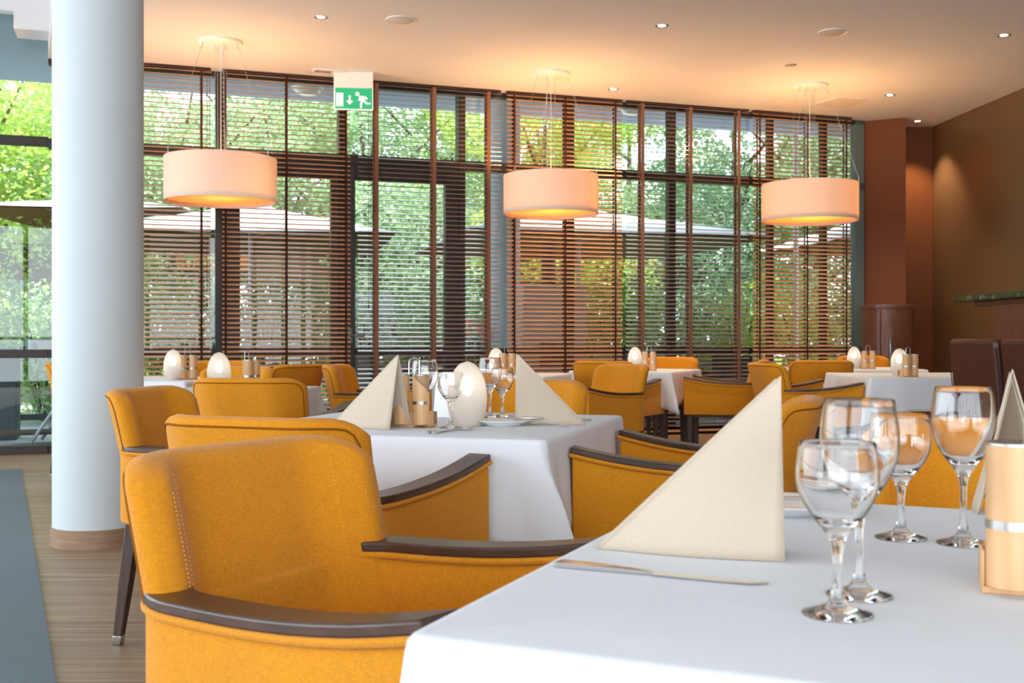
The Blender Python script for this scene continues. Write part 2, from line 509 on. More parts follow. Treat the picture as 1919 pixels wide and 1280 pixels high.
# terrace door, one leaf
DT = T_LO
def door(nm, x0, x1, j0, j1, st0, st1, handle):
    mb = MB()
    frame_box(mb, x0, x0 + j0, 0, CEIL, -0.04, 0.10); frame_box(mb, x1 - j1, x1, 0, CEIL, -0.04, 0.10)
    frame_box(mb, x0 + j0, x1 - j1, DT, DT + .09); frame_box(mb, x0 + j0, x1 - j1, CEIL - .05, CEIL)
    dr = wall_obj(mb.build(nm, M['frame'], bevel=0.004)); struct(dr)
    MB().box(x0 + j0, x1 - j1, 0.018, 0.026, DT + .09, CEIL - .05).build('glass', M['pane'], dr)
    a0, a1 = x0 + j0 + .004, x1 - j1 - .004
    mb = MB()
    for (u0, u1, z0, z1) in ((a0, a0 + st0, .02, DT - .01), (a1 - st1, a1, .02, DT - .01), (a0 + st0, a1 - st1, DT - .15, DT - .01), (a0 + st0, a1 - st1, .02, .18), (a0 + st0, a1 - st1, .86, .93)):
        mb.box(u0, u1, -0.05, 0.05, z0, z1)
    lf = mb.build('door_leaf', M['frame'], dr, bevel=0.006)
    MB().box(a0 + st0 - .01, a1 - st1 + .01, 0.0, 0.008, .15, DT - .14).build('glass', M['pane'], lf)
    if handle:
        hb = MB().tube([(a0 + .05, -.05, 1.05), (a0 + .05, -.10, 1.05), (a0 + .18, -.10, 1.05)], 0.009)
        hb.box(a0 + .03, a0 + .07, -.056, -.05, .98, 1.12)
        hb.build('door_handle', M['frame_grey'], lf, smooth=True)
door('door_1', D0, D1, .03, .07, .10, .135, True)
door('door_2', D00, D0 - .002, .02, .02, .13, .075, False)

# brown walls at the right
K = w2(S_R, 0)
pd = 12.45
p1 = Vector((px(1619, K.y), K.y, 0)); p2 = Vector((px(1698, 12.35), 12.35, 0)); 
cdir = Vector((0.07, -1, 0)).normalized()
Cc = Vector((px(1750, 12.86), 12.86, 0))
p3 = Vector((p2.x + .02, 12.95, 0))
struct(MB().loft([[(p1.x, p1.y, z), (p2.x, p2.y, z), (p2.x + .02, 13.1, z), (p1.x, p1.y + .5, z)] for z in (0, CEIL)]).build('wall_far', M['redbrown']))
struct(MB().loft([[(p2.x, 12.94, z), (Cc.x + .3, 12.86, z), (Cc.x + .3, 13.1, z), (p2.x, 13.1, z)] for z in (0, CEIL)]).build('wall_far_recess', M['redbrown']))
Ce = Cc + cdir * 18.2
struct(MB().loft([[(Cc.x, Cc.y, z), (Ce.x, Ce.y, z), (Ce.x + .25, Ce.y, z), (Cc.x + .25, Cc.y + .3, z)] for z in (0, CEIL)]).build('wall_right', M['bronze']))
# glazed walls at the back and on the left (behind the camera)
mb = MB()
mb.box(-8, 9.5, -4.7, -4.6, 0, .12); mb.box(-8, 9.5, -4.7, -4.6, 3.4, 5.5); mb.box(-8, 9.5, -4.7, -4.6, 1.0, 1.06)
for k in range(11): mb.box(-6 + k * 1.3 - .04, -6 + k * 1.3 + .04, -4.7, -4.6, .12, 3.4)
mb.box(6.2, 9.5, -4.7, -4.6, 0, 5.5); mb.box(-8, -5.6, -4.7, -4.6, 0, 5.5)
struct(mb.build('wall_back', M['frame']))
mb = MB()
mb.box(-7.5, -7.4, -4.7, 8.2, 0, .12); mb.box(-7.5, -7.4, -4.7, 8.2, 3.6, 5.5); mb.box(-7.5, -7.4, -4.7, 8.2, 1.0, 1.06)
for k in range(10): mb.box(-7.5, -7.4, -4 + k * 1.3 - .04, -4 + k * 1.3 + .04, .12, 3.6)
struct(mb.build('wall_left', M['frame']))

# soffit of the building outside the glass
zs = 3.92
sf = wall_obj(MB().box(-9, 11.5, 0.11, 2.85, zs, zs + .5).build('outside_soffit', M['soffit'])); struct(sf)
t_ = thing('outdoor_ceiling_light', 'left of the two round white dome lights on the outside soffit', 'ceiling light', w2(ws(577, 2.1), 2.1, zs), 0, 'dome lights under the soffit')
MB().lathe([(0, -.10), (.07, -.095), (.13, -.07), (.165, -.03), (.17, -.012)], 32).build('dome', M['china'], t_, smooth=True)
MB().cyl((0, 0), .185, -.012, 0, 32).build('base_plate', M['white_metal'], t_, bevel=.003)
dup(t_, w2(ws(1186, 1.9), 1.9, zs), 0, 'right of the two round white dome lights on the outside soffit', 'dome lights under the soffit')

# ================================================================= COLUMN
Dc = 5.28 + 0.215
cx = px(185, Dc)
col = thing('round_column', 'thick round white column with oak skirting standing at the left', 'column', (cx, Dc, 0))
MB().cyl((0, 0), .216, 0.02, 5.5, 96).build('shaft', M['column'], col, smooth=True)
MB().lathe([(.217, 0), (.226, 0), (.226, .088), (.217, .092)], 96, loop=True).build('skirting', M['skirt'], col, smooth=True)
po = w2(ws(944, 1.75), 1.75)
oc = thing('outdoor_column', 'round blue grey column outside behind the window blinds', 'column', (po.x, po.y, -.02))
MB().cyl((0, 0), .2, 0, zs + .02, 64).build('shaft', plain('blue_grey_column_paint', (205, 218, 230), .6), oc, smooth=True)
MB().lathe([(.201, 0), (.215, 0), (.215, .1), (.201, .1)], 48, loop=True).build('base_ring', M['alu'], oc, smooth=True)

# ================================================================= BLINDS
BT = -0.13
TOPZ = CEIL - 0.005
def blind(pxa, pxb, tilt, tapes, wide, label, cordpx=None):
    s0, s1 = ws(pxa, BT), ws(pxb, BT)
    b = thing('wooden_blind', label, 'window blind', w2(0, BT, 0), WANG, 'wooden venetian blinds along the window wall')
    b.location = w2(0, BT, 0)
    mb = MB(); pitch = 0.0445; wdt = 0.048; th = 0.0019
    c, s_ = math.cos(tilt), math.sin(tilt)
    z = 0.10
    while z < TOPZ - 0.03:
        prof = []
        for (a, h) in ((-.5, 0), (-.25, .0008), (0, .0012), (.25, .0008), (.5, 0)):
            prof.append((a * wdt, h))
        top = [(a * c - (h + th) * s_, a * s_ + (h + th) * c) for a, h in prof]
        bot = [(a * c - h * s_, a * s_ + h * c) for a, h in reversed(prof)]
        poly = top + bot
        mb.loft([[(x, yy, z + zz) for yy, zz in poly] for x in (s0, s1)])
        z += pitch
    mb.build('slats', M['slat_sky_sheen'] if wide else M['slat'], b)
    MB().box(s0, s1, -.024, .024, TOPZ - .014, TOPZ).build('headrail', M['tape_dark'], b, bevel=.002)
    MB().box(s0, s1, -.024, .024, 0.03, 0.05).build('bottom_rail', M['slat'], b, bevel=.003)
    for t in tapes:
        st = ws(t, BT)
        tm = MB()
        hw = 0.019 if wide else 0.010
        if wide:
            tm.box(st - hw + .012, st + hw + .012, -.030, -.0285, .04, TOPZ - .02)
            tm.box(st - hw, st + hw, .0285, .030, .04, TOPZ - .02)
            tm.build('ladder_tape', M['tape'], b)
        else:
            tm.box(st - hw, st + hw, -.0295, -.028, .04, TOPZ - .02)
            tm.box(st - hw, st + hw, .028, .0295, .04, TOPZ - .02)
            tm.build('ladder_tape', M['tape_dark'], b)
    if cordpx:
        sc_ = ws(cordpx, BT)
        cm = MB().tube([(sc_, -.038, TOPZ - .04), (sc_, -.038, 1.35)], .0022, 6).tube([(sc_ + .022, -.038, TOPZ - .04), (sc_ + .022, -.038, 1.42)], .0022, 6)
        cm.lathe([(0, 0), (.008, .004), (.006, .035), (0, .04)], 10, Matrix.Translation((sc_, -.038, 1.31)))
        cm.build('pull_cord', M['tape_dark'], b)
    return b
blind(150, 396, R(22), (378,), False, 'brown wooden blind just right of the white column, behind the leftmost lamp', 388)
blind(417, 657, R(22), (423, 537, 648), False, 'brown wooden blind left of the terrace door, partly behind leftmost lamp', None)
blind(671, 939, R(19), (703, 811, 913), True, 'wooden blind with light tapes hanging over the terrace door', 690)
blind(950, 1166, R(29), (963, 1058, 1152), False, 'orange brown wooden blind behind the middle drum lamp', None)
blind(1174, 1403, R(19), (1201, 1291, 1381), True, 'wooden blind with light tapes between middle and right drum lamps', 1397)
blind(1411, 1595, R(28), (1422, 1511, 1584), False, 'brown wooden blind behind the rightmost drum lamp beside brown wall', None)

# ================================================================= CEILING FITTINGS
def ceil_pt(x, y):
    d = (CEIL - H) * F / (HZ - y); return Vector((px(x, d), d, CEIL))
def drum(x, d, r, zb, label):
    p = Vector((px(x, d), d, CEIL))
    t = thing('pendant_lamp', label, 'pendant lamp', p, 0, 'round drum pendant lamps')
    z0 = zb - CEIL; z1 = z0 + .365
    MB().lathe([(r, z0), (r, z1), (r - .006, z1), (r - .006, z0)], 96, loop=True).build('lamp_shade', M['shade'], t, smooth=True)
    MB().lathe([(0, z0 + .03), (r - .012, z0 + .03), (r - .012, z0 + .034), (0, z0 + .034)], 64).build('diffuser', M['diffuser'], t, smooth=True)
    MB().lathe([(r - .014, z0), (r - .0062, z0), (r - .0062, z0 + .034), (r - .014, z0 + .030)], 96, loop=True).build('rim', M['shade'], t, smooth=True)
    MB().lathe([(0, -.028), (.165, -.028), (.18, -.02), (.18, 0), (0, 0)], 48).build('canopy', M['white_metal'], t, smooth=True)
    for k in range(3):
        a = R(100 + 120 * k)
        c, s = math.cos(a), math.sin(a)
        cb = MB().tube([(.16 * c, .16 * s, -.028), ((r - .003) * c, (r - .003) * s, z1 + .045)], .0016, 6)
        cb.tube([((r - .003) * c, (r - .003) * s, z1 + .05), ((r - .003) * c, (r - .003) * s, z1 - .03)], .0035, 6)
        cb.tube([(.158 * c, .158 * s, -.026), (.175 * c, .175 * s, -.085)], .004, 6)
        cb.build('suspension_cable', M['steel'], t)
    for k in range(4):
        a = R(45 + 90 * k); c, s = .055 * math.cos(a), .055 * math.sin(a)
        wb = MB().tube([(c, s, -.026), (c * .9, s * .9, z1 - .02)], .0015, 6).tube([(c, s, -.026), (c, s, -.08)], .004, 6)
        wb.build('wire', M['steel'], t)
    MB().tube([(0, 0, -.026), (0, 0, z1 - .12)], .003, 6).build('power_cord', M['white_metal'], t)
    br = MB()
    for k in range(3):
        a = R(100 + 120 * k); br.tube([(0, 0, z1 - .12), ((r - .01) * math.cos(a), (r - .01) * math.sin(a), z1 - .04)], .004, 6)
    br.build('spider', M['white_metal'], t)
    for k in range(3):
        a = R(40 + 120 * k)
        MB().lathe([(0, -.04), (.022, -.03), (.03, 0), (.022, .03), (0, .04)], 16, Matrix.Translation((.16 * math.cos(a), .16 * math.sin(a), z0 + .2))).build('bulb', M['drumbulb'], t, smooth=True)
    ld = bpy.data.lights.new('drum_light', 'POINT'); ld.energy = 35; ld.color = (1, .60, .27); ld.shadow_soft_size = .09
    lo = bpy.data.objects.new('drum_light', ld); COL.objects.link(lo); lo.parent = t; lo.location = (0, 0, z0 + .21)
    return t
drum(414.5, 9.2, .462, 2.17, 'leftmost of the three cream drum lamps hanging from the ceiling')
drum(1033, 10.3, .447, 2.19, 'middle of the three cream drum lamps hanging from the ceiling')
drum(1518, 10.8, .465, 2.18, 'rightmost of the three cream drum lamps hanging from the ceiling')

spot0 = None
for (x, y, lab, on) in ((602, 32, 'round recessed spotlight at upper left, between column and first speaker', 1), (1241, 48, 'round recessed spotlight in upper middle of the ceiling', 1), (1882, 66, 'round recessed spotlight in the ceiling near the upper right corner', 1),
                    (1150, 167, 'round recessed spotlight just right of the middle drum lamp', 1), (1668, 178, 'round recessed spotlight right of the rightmost lamp and square vent', 1), (1720, 227, 'round recessed spotlight closest to the brown corner wall', 1), (1482, 122, 'round recessed spotlight above the rightmost drum lamp, dim and tilted', 0)):
    p = ceil_pt(x, y)
    if spot0 is None or not on:
        t = thing('ceiling_spotlight', lab, 'spotlight', p, 0, 'recessed spotlights in the ceiling')
        MB().lathe([(.030, -.001), (.052, -.004), (.054, -.001), (.054, 0), (.03, 0)], 32, loop=True).build('trim_ring', M['steel'], t, smooth=True)
        MB().lathe([(0, -.002), (.031, -.002), (.031, 0), (0, 0)], 24).build('lens', M['spot'] if on else M['steel'], t)
        if spot0 is None: spot0 = t
    else:
        t = dup(spot0, p, 0, lab)
    if on:
        ld = bpy.data.lights.new('spot_light', 'SPOT'); ld.energy = 45; ld.color = (1, .80, .55); ld.spot_size = R(85); ld.spot_blend = .6; ld.shadow_soft_size = .03
        lo = bpy.data.objects.new('spot_light', ld); COL.objects.link(lo); lo.parent = t; lo.location = (0, 0, -.01)
sp = thing('ceiling_speaker', 'left round ceiling speaker grille near the top of the picture', 'speaker', ceil_pt(751, 37), 0, 'round ceiling speakers')
MB().lathe([(0, -.012), (.095, -.010), (.105, -.006), (0, -.004)], 40).build('grille', M['paper_grille'], sp, smooth=True)
MB().lathe([(.104, -.004), (.115, -.008), (.118, 0), (.104, 0)], 40, loop=True).build('rim', M['white_metal'], sp, smooth=True)
dup(sp, ceil_pt(1561, 60), 0, 'right round ceiling speaker grille above the rightmost drum lamp')
vp = ceil_pt(1577, 191)
vt = thing('ceiling_vent', 'flat square vent panel in the ceiling beside the rightmost lamp', 'vent', vp, R(20))
MB().box(-.20, .20, -.20, .20, -.012, 0).build('panel', M['paper_grille'], vt, bevel=.003)
MB().box(-.225, .225, -.225, .225, -.004, 0).build('frame', M['plaster'], vt)
ep = ceil_pt(617, 132)
el = thing('emergency_light', 'small flush emergency light in the ceiling left of exit sign', 'light', ep, WANG)
MB().box(-.15, .15, -.06, .06, -.014, 0).build('housing', M['plaster'], el, bevel=.003)
MB().box(-.13, .02, -.03, .03, -.019, -.014).build('lens', M['frost'], el, bevel=.002)

# exit sign
ed = 10.25
ez = ed / F
es = thing('exit_sign', 'green and white emergency exit sign hanging from the ceiling', 'sign', (px(663, ed), ed, 0), R(6))
zt = CEIL; zm = zy(165, ed); zbm = zy(206, ed)
hw = 36.5 * ez
MB().box(-hw, hw, -.02, .05, zm, zt).build('housing', M['white_metal'], es, bevel=.004)
MB().box(-hw, hw, -.006, .012, zbm, zm).build('panel_edge', M['sign_white'], es, bevel=.002)
g0 = -hw + .012; g1 = hw - .008
gt = zm - .002; gb = zbm + .008
pn = MB().box(g0, g1, -.0085, -.006, gb, gt).build('green_panel', M['sign_green'], es)
gw, gh = g1 - g0, gt - gb
def S(x, y): return (g0 + gw * x, gt - gh * y)      # x right, y down, 0..1
y0_, y1_ = -.0105, -.0085
MB().prism([S(.03, .24), S(.22, .24), S(.22, .88), S(.03, .88)], y0_, y1_).build('door_symbol', M['sign_white'], es)
MB().prism([S(.365, .36), S(.42, .36), S(.42, .62), S(.49, .62), S(.392, .80), S(.295, .62), S(.365, .62)], y0_, y1_).build('arrow_symbol', M['sign_white'], es)
mm_ = MB()
hc = S(.60, .28)
mm_.prism([(hc[0] + .019 * math.cos(a * PI / 8), hc[1] + .019 * math.sin(a * PI / 8)) for a in range(16)], y0_, y1_)
mm_.prism([S(.64, .36), S(.78, .38), S(.80, .46), S(.76, .58), S(.68, .60), S(.65, .50)], y0_, y1_)
mm_.prism([S(.78, .38), S(.83, .40), S(.88, .50), S(.85, .55), S(.79, .48)], y0_, y1_)
mm_.prism([S(.66, .46), S(.70, .52), S(.645, .62), S(.61, .58)], y0_, y1_)
mm_.prism([S(.72, .56), S(.78, .52), S(.86, .69), S(.96, .69), S(.96, .76), S(.83, .77)], y0_, y1_)
mm_.prism([S(.70, .58), S(.76, .62), S(.73, .74), S(.725, .95), S(.67, .95), S(.675, .72)], y0_, y1_)
mm_.build('running_figure', M['sign_white'], es)

# ================================================================= CABINET, BAR TABLE
cd = 11.75
cb = thing('walnut_cabinet', 'walnut cabinet with rounded front and overhanging top in the corner', 'cabinet', (px(1680, cd), cd, 0), R(5))
ct = zy(571, cd)
hw = 38 * cd / F
poly = []
for k in range(17):
    a = -PI / 2 + (k - 8) / 8 * R(60)
    poly.append((hw * math.sin((k - 8) / 8 * PI / 2), .06 - .10 * math.cos((k - 8) / 8 * PI / 2)))
poly += [(hw, .38), (-hw, .38)]
MB().loft([[(x, y, z) for x, y in poly] for z in (0, ct - .04)]).build('body', M['cabinet'], cb, bevel=.003)
MB().loft([[(x * 1.1, y * 1.1 if y < .1 else y, z) for x, y in poly] for z in (ct - .04, ct)]).build('top', M['cabinet'], cb, bevel=.004)
MB().box(-.178, -.172, -.006, .03, .05, ct - .06).build('door_gap', M['tape_dark'], cb)
MB().box(-.100, -.076, -.075, -.028, .72, 1.04).build('handle', M['steel'], cb, bevel=.004)

bt = thing('bar_counter', 'high bar counter with green marble top against the brown wall', 'counter')
zt = zy(556, 10.6)
x0 = px(1786, 10.6)
MB().box(x0, 4.99, 7.5, 10.6, zt - .055, zt).build('marble_top', M['marble'], bt, bevel=.006)
bt.location = (0, 0, 0)
MB().box(x0 + .14, 4.96, 7.7, 10.45, zt - .10, zt - .056).build('underframe', M['cabinet'], bt, bevel=.004)
MB().box(px(1856, 10.0), 4.94, 7.9, 10.0, 0, zt - .10).build('support_panel', M['cabinet'], bt, bevel=.004)

# ================================================================= CHAIRS
def upath(yc, xf, xr, rc, n=8):
    sp = .055
    pts = [(xf, -yc - sp, 0)]
    for k in range(1, 9): pts.append((xf + (xr + rc - xf) * k / 8, -yc - sp * (1 - k / 8) ** 1.15, 0))
    for k in range(1, n + 1):
        a = -PI / 2 - (PI / 2) * k / n
        pts.append((xr + rc + rc * math.cos(a), -yc + rc + rc * math.sin(a), 0))
    k0 = len(pts)
    pts.append((xr, 0, 0))
    pts += [(x, -y, 0) for x, y, _ in reversed(pts[:k0])]
    return pts
def arm_top(x):
    t = max(0.0, min(1.0, (x + .14) / .50))
    return .637 + .056 * t ** 2.4
def nrm2(pts, i):
    a = pts[max(0, i - 1)]; b = pts[min(len(pts) - 1, i + 1)]
    t = Vector((b[0] - a[0], b[1] - a[1])); t.normalize()
    return Vector((-t.y, t.x))     # points to the inside of the U (left of travel)

def make_chair():
    ch = thing('dining_armchair', 'x', 'armchair')
    fab = M['mustard']
    yc, xf, xr, rc = .252, .335, -.238, .125
    P = upath(yc, xf, xr, rc)
    wt = .031
    rings = []
    for i, p in enumerate(P):
        n = nrm2(P, i); zt = arm_top(p[0]); zb = .405 + .012 * max(0, -p[0])
        o = Vector((p[0], p[1])) - n * wt; q = Vector((p[0], p[1])) + n * wt
        o2 = o + n * .004
        rings.append([(o2.x, o2.y, zb), (o.x, o.y, zb + .03), (o.x, o.y, zb + .12), (o.x, o.y, zt - .012), (o.x + n.x * .006, o.y + n.y * .006, zt), (q.x - n.x * .006, q.y - n.y * .006, zt), (q.x, q.y, zt - .012), (q.x, q.y, zb)])
    MB().loft(rings).build('arm_body', fab, ch, bevel=.006, bseg=2, angle=50)
    # back panel with forward wings
    us = [-1, -.985, -.96, -.92, -.86, -.78, -.68, -.55, -.4, -.2, 0, .2, .4, .55, .68, .78, .86, .92, .96, .985, 1]
    vs = [0, .12, .25, .4, .46, .55, .65, .75, .83, .89, .935, .965, .985, 1]
    def ctr(u, v):
        au = abs(u)
        hwid = .250 + .006 * v
        ztop = .848
        e = hwid - au * hwid; rr = .07
        dz = 0
        if e < rr: dz = rr - math.sqrt(max(0, rr * rr - (rr - e) ** 2))
        z = .45 + v * (ztop - dz * .8 - .45)
        lean = .086 * max(0, (z - .5) / .37) ** 1.15
        x = -.228 - lean + .095 * max(0, (au - .52) / .48) ** 1.5
        return Vector((x, u * hwid, z))
    def edge(u, v):
        hwid = .26
        e = (1 - abs(u)) * hwid; f = (1 - v) * .42
        d = min(e, f); r = .022
        if d >= r: return 1.0
        return math.sqrt(max(0, 1 - ((r - d) / r) ** 2))
    front, back = [], []
    for v in vs:
        for u in us:
            c = ctr(u, v)
            c2 = ctr(min(1, u + .02), v) - ctr(max(-1, u - .02), v)
            n = Vector((c2.y, -c2.x, 0)).normalized()
            th = .036 * edge(u, v)
            front.append(c + n * th * 1.0); back.append(c - n * th * .8)
    W = len(us); mb = MB()
    o = len(front); vsx = [tuple(p) for p in front + back]; fs = []
    for j in range(len(vs) - 1):
        for i in range(W - 1):
            a = j * W + i
            fs.append((a, a + 1, a + W + 1, a + W)); fs.append((o + a, o + a + W, o + a + W + 1, o + a + 1))
    for i in range(W - 1): fs.append((i, o + i, o + i + 1, i + 1))
    mb.add(vsx, fs)
    bk = mb.build('backrest', fab, ch, smooth='all')
    # merge shared border
    import bmesh
    bm = bmesh.new(); bm.from_mesh(bk.data); bmesh.ops.remove_doubles(bm, verts=bm.verts, dist=.0004); bmesh.ops.recalc_face_normals(bm, faces=bm.faces); bm.to_mesh(bk.data); bm.free()
    for p in bk.data.polygons: p.use_smooth = True
    # seam piping along the rear outer edge
    path = []
    def bp(u, v, k):
        c = ctr(u, v); c2 = ctr(min(1, u + .02), v) - ctr(max(-1, u - .02), v); n = Vector((c2.y, -c2.x, 0)).normalized()
        return c + n * .036 * k
    for v in (.5, .6, .7, .8, .87): path.append(bp(-.91, v, -.83))
    for u in (-.88, -.84, -.78, -.68, -.59, -.5, -.4, -.3, -.15, 0, .15, .3, .4, .5, .59, .68, .78, .84, .88): path.append(bp(u, .944 if abs(u) < .86 else .925, -.83))
    for v in (.87, .8, .7, .6, .5): path.append(bp(.91, v, -.83))
    MB().tube(path, .0024, 6).build('seam', M['seam'], bk, smooth=True)
    # two stitched rows on each wing
    for sgn in (-1, 1):
        for (uu, kk) in ((.78, .875), (.945, .86)):
            st = MB(); v = .46
            while v < .93:
                a, b = bp(sgn * uu, v, kk * 1.16), bp(sgn * uu, v + .007, kk * 1.16)
                st.tube([a, b], .0010, 4); v += .0165
            st.build('stitching', M['stitch'], bk)
    # seat cushion
    sx0, sx1, sy = -.195, .305, .232
    rg = []
    for (ins, z) in ((.03, .405), (.006, .42), (0, .44), (0, .475), (.010, .49), (.035, .498)):
        rr = .04; pts = []
        for (cx_, cy_, a0) in ((sx1 - rr - ins, sy - rr - ins, 0), (sx0 + rr + ins, sy - rr - ins, 90), (sx0 + rr + ins, -sy + rr + ins, 180), (sx1 - rr - ins, -sy + rr + ins, 270)):
            for k in range(5):
                a = R(a0 + 22.5 * k); pts.append((cx_ + rr * math.cos(a), cy_ + rr * math.sin(a), z))
        rg.append(pts)
    MB().loft(rg).build('seat', fab, ch, smooth='all')
    MB().box(-.2, .285, -.225, .225, .375, .405).build('seat_frame', M['walnut_leg'], ch, bevel=.004)
    # dark wooden arm caps with fabric piping underneath
    n_arm = [i for i in range(len(P)) if P[i][1] < -.0 and (i <= 8 + 4)]
    for sgn in (-1, 1):
        rr = []; pipe_o = []; pipe_i = []
        for i in n_arm:
            p = P[i]; n = nrm2(P, i); zt = arm_top(p[0]) + .009
            cw = .0345
            c = Vector((p[0], p[1]))
            if i == 0: c.x += .004
            o = c - n * cw; q = c + n * cw
            rr.append([(o.x, o.y * -sgn, zt), (o.x, o.y * -sgn, zt + .019), (q.x, q.y * -sgn, zt + .019), (q.x, q.y * -sgn, zt)])
            po_ = c - n * (wt + .001); pi_ = c + n * (wt + .001)
            pipe_o.append((po_.x, po_.y * -sgn, zt - .004)); pipe_i.append((pi_.x, pi_.y * -sgn, zt - .004))
        cap = MB().loft(rr).build('arm_cap', M['walnut'], ch, bevel=.0045, bseg=3, angle=50)
        pm = MB().tube(pipe_o, .0062, 8).tube(pipe_i, .0062, 8)
        pm.tube([pipe_o[0], pipe_i[0]], .0062, 8)
        pm.build('piping', fab, cap, smooth=True)
    # legs
    for (lx, ly, dx, dy) in ((.29, .265, .0, .0), (.29, -.265, 0, 0), (-.19, .215, -.055, .01), (-.19, -.215, -.055, -.01)):
        rings = []
        for (z, hw_) in ((.41, .022), (.2, .019), (.03, .0145)):
            k = (.41 - z) / .41; cx_, cy_ = lx + dx * k, ly + dy * k
            rings.append([(cx_ + a * hw_, cy_ + b * hw_, z) for a, b in ((-1, -1), (1, -1), (1, 1), (-1, 1))])
        lg = MB().loft(rings).build('leg', M['walnut_leg'], ch, bevel=.003)
        rings = []
        for (z, hw_) in ((.032, .0155), (.004, .0145), (0.0, .0125)):
            k = (.41 - z) / .41; cx_, cy_ = lx + dx * k, ly + dy * k
            rings.append([(cx_ + a * hw_, cy_ + b * hw_, z) for a, b in ((-1, -1), (1, -1), (1, 1), (-1, 1))])
        MB().loft(rings).build('foot_cap', M['steel'], lg, bevel=.002)
    return ch

# chairs: (x, y, facing angle deg, label)
GCH = 'mustard dining armchairs'
CH = [
 ('A', -.211, 1.655, -31, 'nearest mustard armchair, large at lower left, facing the foreground table'),
 ('B', -.49, 2.71, 70, 'mustard armchair directly behind the nearest one, its curved arm rising right'),
 ('C', -1.035, 3.83, -10, 'mustard armchair just right of the column, at the middle table left side'),
 ('D', -1.145, 5.12, 82, 'mustard armchair seen from behind, hiding the base of the left egg lamp'),
 ('E', -1.80, 6.64, -110, 'mustard armchair back between the two left egg lamps'),
 ('F', -2.28, 8.38, -92, 'mustard armchair farthest left at the blinds, behind small wooden mills'),
 ('G', -1.67, 7.62, 150, 'mustard armchair half turned away, left of the one facing right by the napkin'),
 ('H', -.93, 7.42, -6, 'mustard armchair facing right, just left of the left cream napkin'),
 ('I', .27, 9.95, 4, 'mustard armchair behind the right cream napkin tip, facing right'),
 ('J', -.01, 4.38, -108, 'mustard armchair across the middle table behind the cream napkin, facing camera'),
 ('K1', .56, 7.36, 215, 'mustard armchair in centre right with arm level and turned to camera'),
 ('K2', .82, 8.84, 66, 'mustard armchair back directly in front of the centre right far table'),
 ('M', .592, 3.30, 161, 'mustard armchair at the right side of the middle table, two arms showing'),
 ('N', .90, 2.01, -113.5, 'mustard armchair behind the wine glasses across the foreground table'),
 ('O', 1.42, 10.22, -115, 'mustard chair back behind the centre right far table by the blinds'),
 ('P', 1.80, 9.1, 165, 'mustard armchair facing left, right of the centre right far table'),
 ('Q', 2.08, 7.95, 11, 'mustard armchair left of the right far table, facing its white cloth'),
 ('R', 2.53, 9.17, 90, 'mustard armchair seen from behind left of the right egg lamps'),
 ('S', 3.55, 10.85, -90, 'mustard chair back farthest right, in front of the walnut cabinet'),
 ('Z', -3.13, 8.25, 0, 'mustard armchair at the far left edge, half hidden by the column'),
]
chair0 = make_chair()
for i, (k, x, y, a, lab) in enumerate(CH):
    if i == 0:
        chair0.location = (x, y, 0); chair0.rotation_euler = (0, 0, R(a)); chair0['label'] = lab; chair0['group'] = GCH
    else:
        dup(chair0, (x, y, 0), R(a), lab, GCH)

# brown leather high chairs
lc = thing('leather_chair', 'left of the two brown leather high backed chairs at the right edge', 'chair', (2.86 + .2, 6.72, 0), R(17), 'brown leather high backed chairs')
def pil(x0, x1, y0, y1, z0, z1, lean=0):
    mb = MB(); rings = []
    n = 6
    for k in range(n + 1):
        z = z0 + (z1 - z0) * k / n; dx = -lean * (k / n) ** 1.3
        rings.append([(x0 + dx, y0, z), (x1 + dx, y0, z), (x1 + dx, y1, z), (x0 + dx, y1, z)])
    return mb.loft(rings)
pil(-.24, -.16, -.212, .212, .44, 1.02, .05).build('backrest', M['leather'], lc, bevel=.03, bseg=4, angle=60)
pil(-.2, .24, -.212, .212, .36, .47).build('seat', M['leather'], lc, bevel=.025, bseg=3)
for y_ in (.207, -.207):
    MB().tube([(-.246, y_, .5), (-.258, y_, .75), (-.288, y_, .97)], .003, 6).build('seam', M['tape_dark'], lc)
for (x, y) in ((.2, .18), (.2, -.18), (-.2, .18), (-.2, -.18)):
    MB().box(x - .02, x + .02, y - .02, y + .02, 0, .37).build('leg', M['walnut_leg'], lc, bevel=.003)
dup(lc, (3.06 + .128, 6.72 - .42, 0), R(17), 'right of the two brown leather high backed chairs, cut by picture edge')

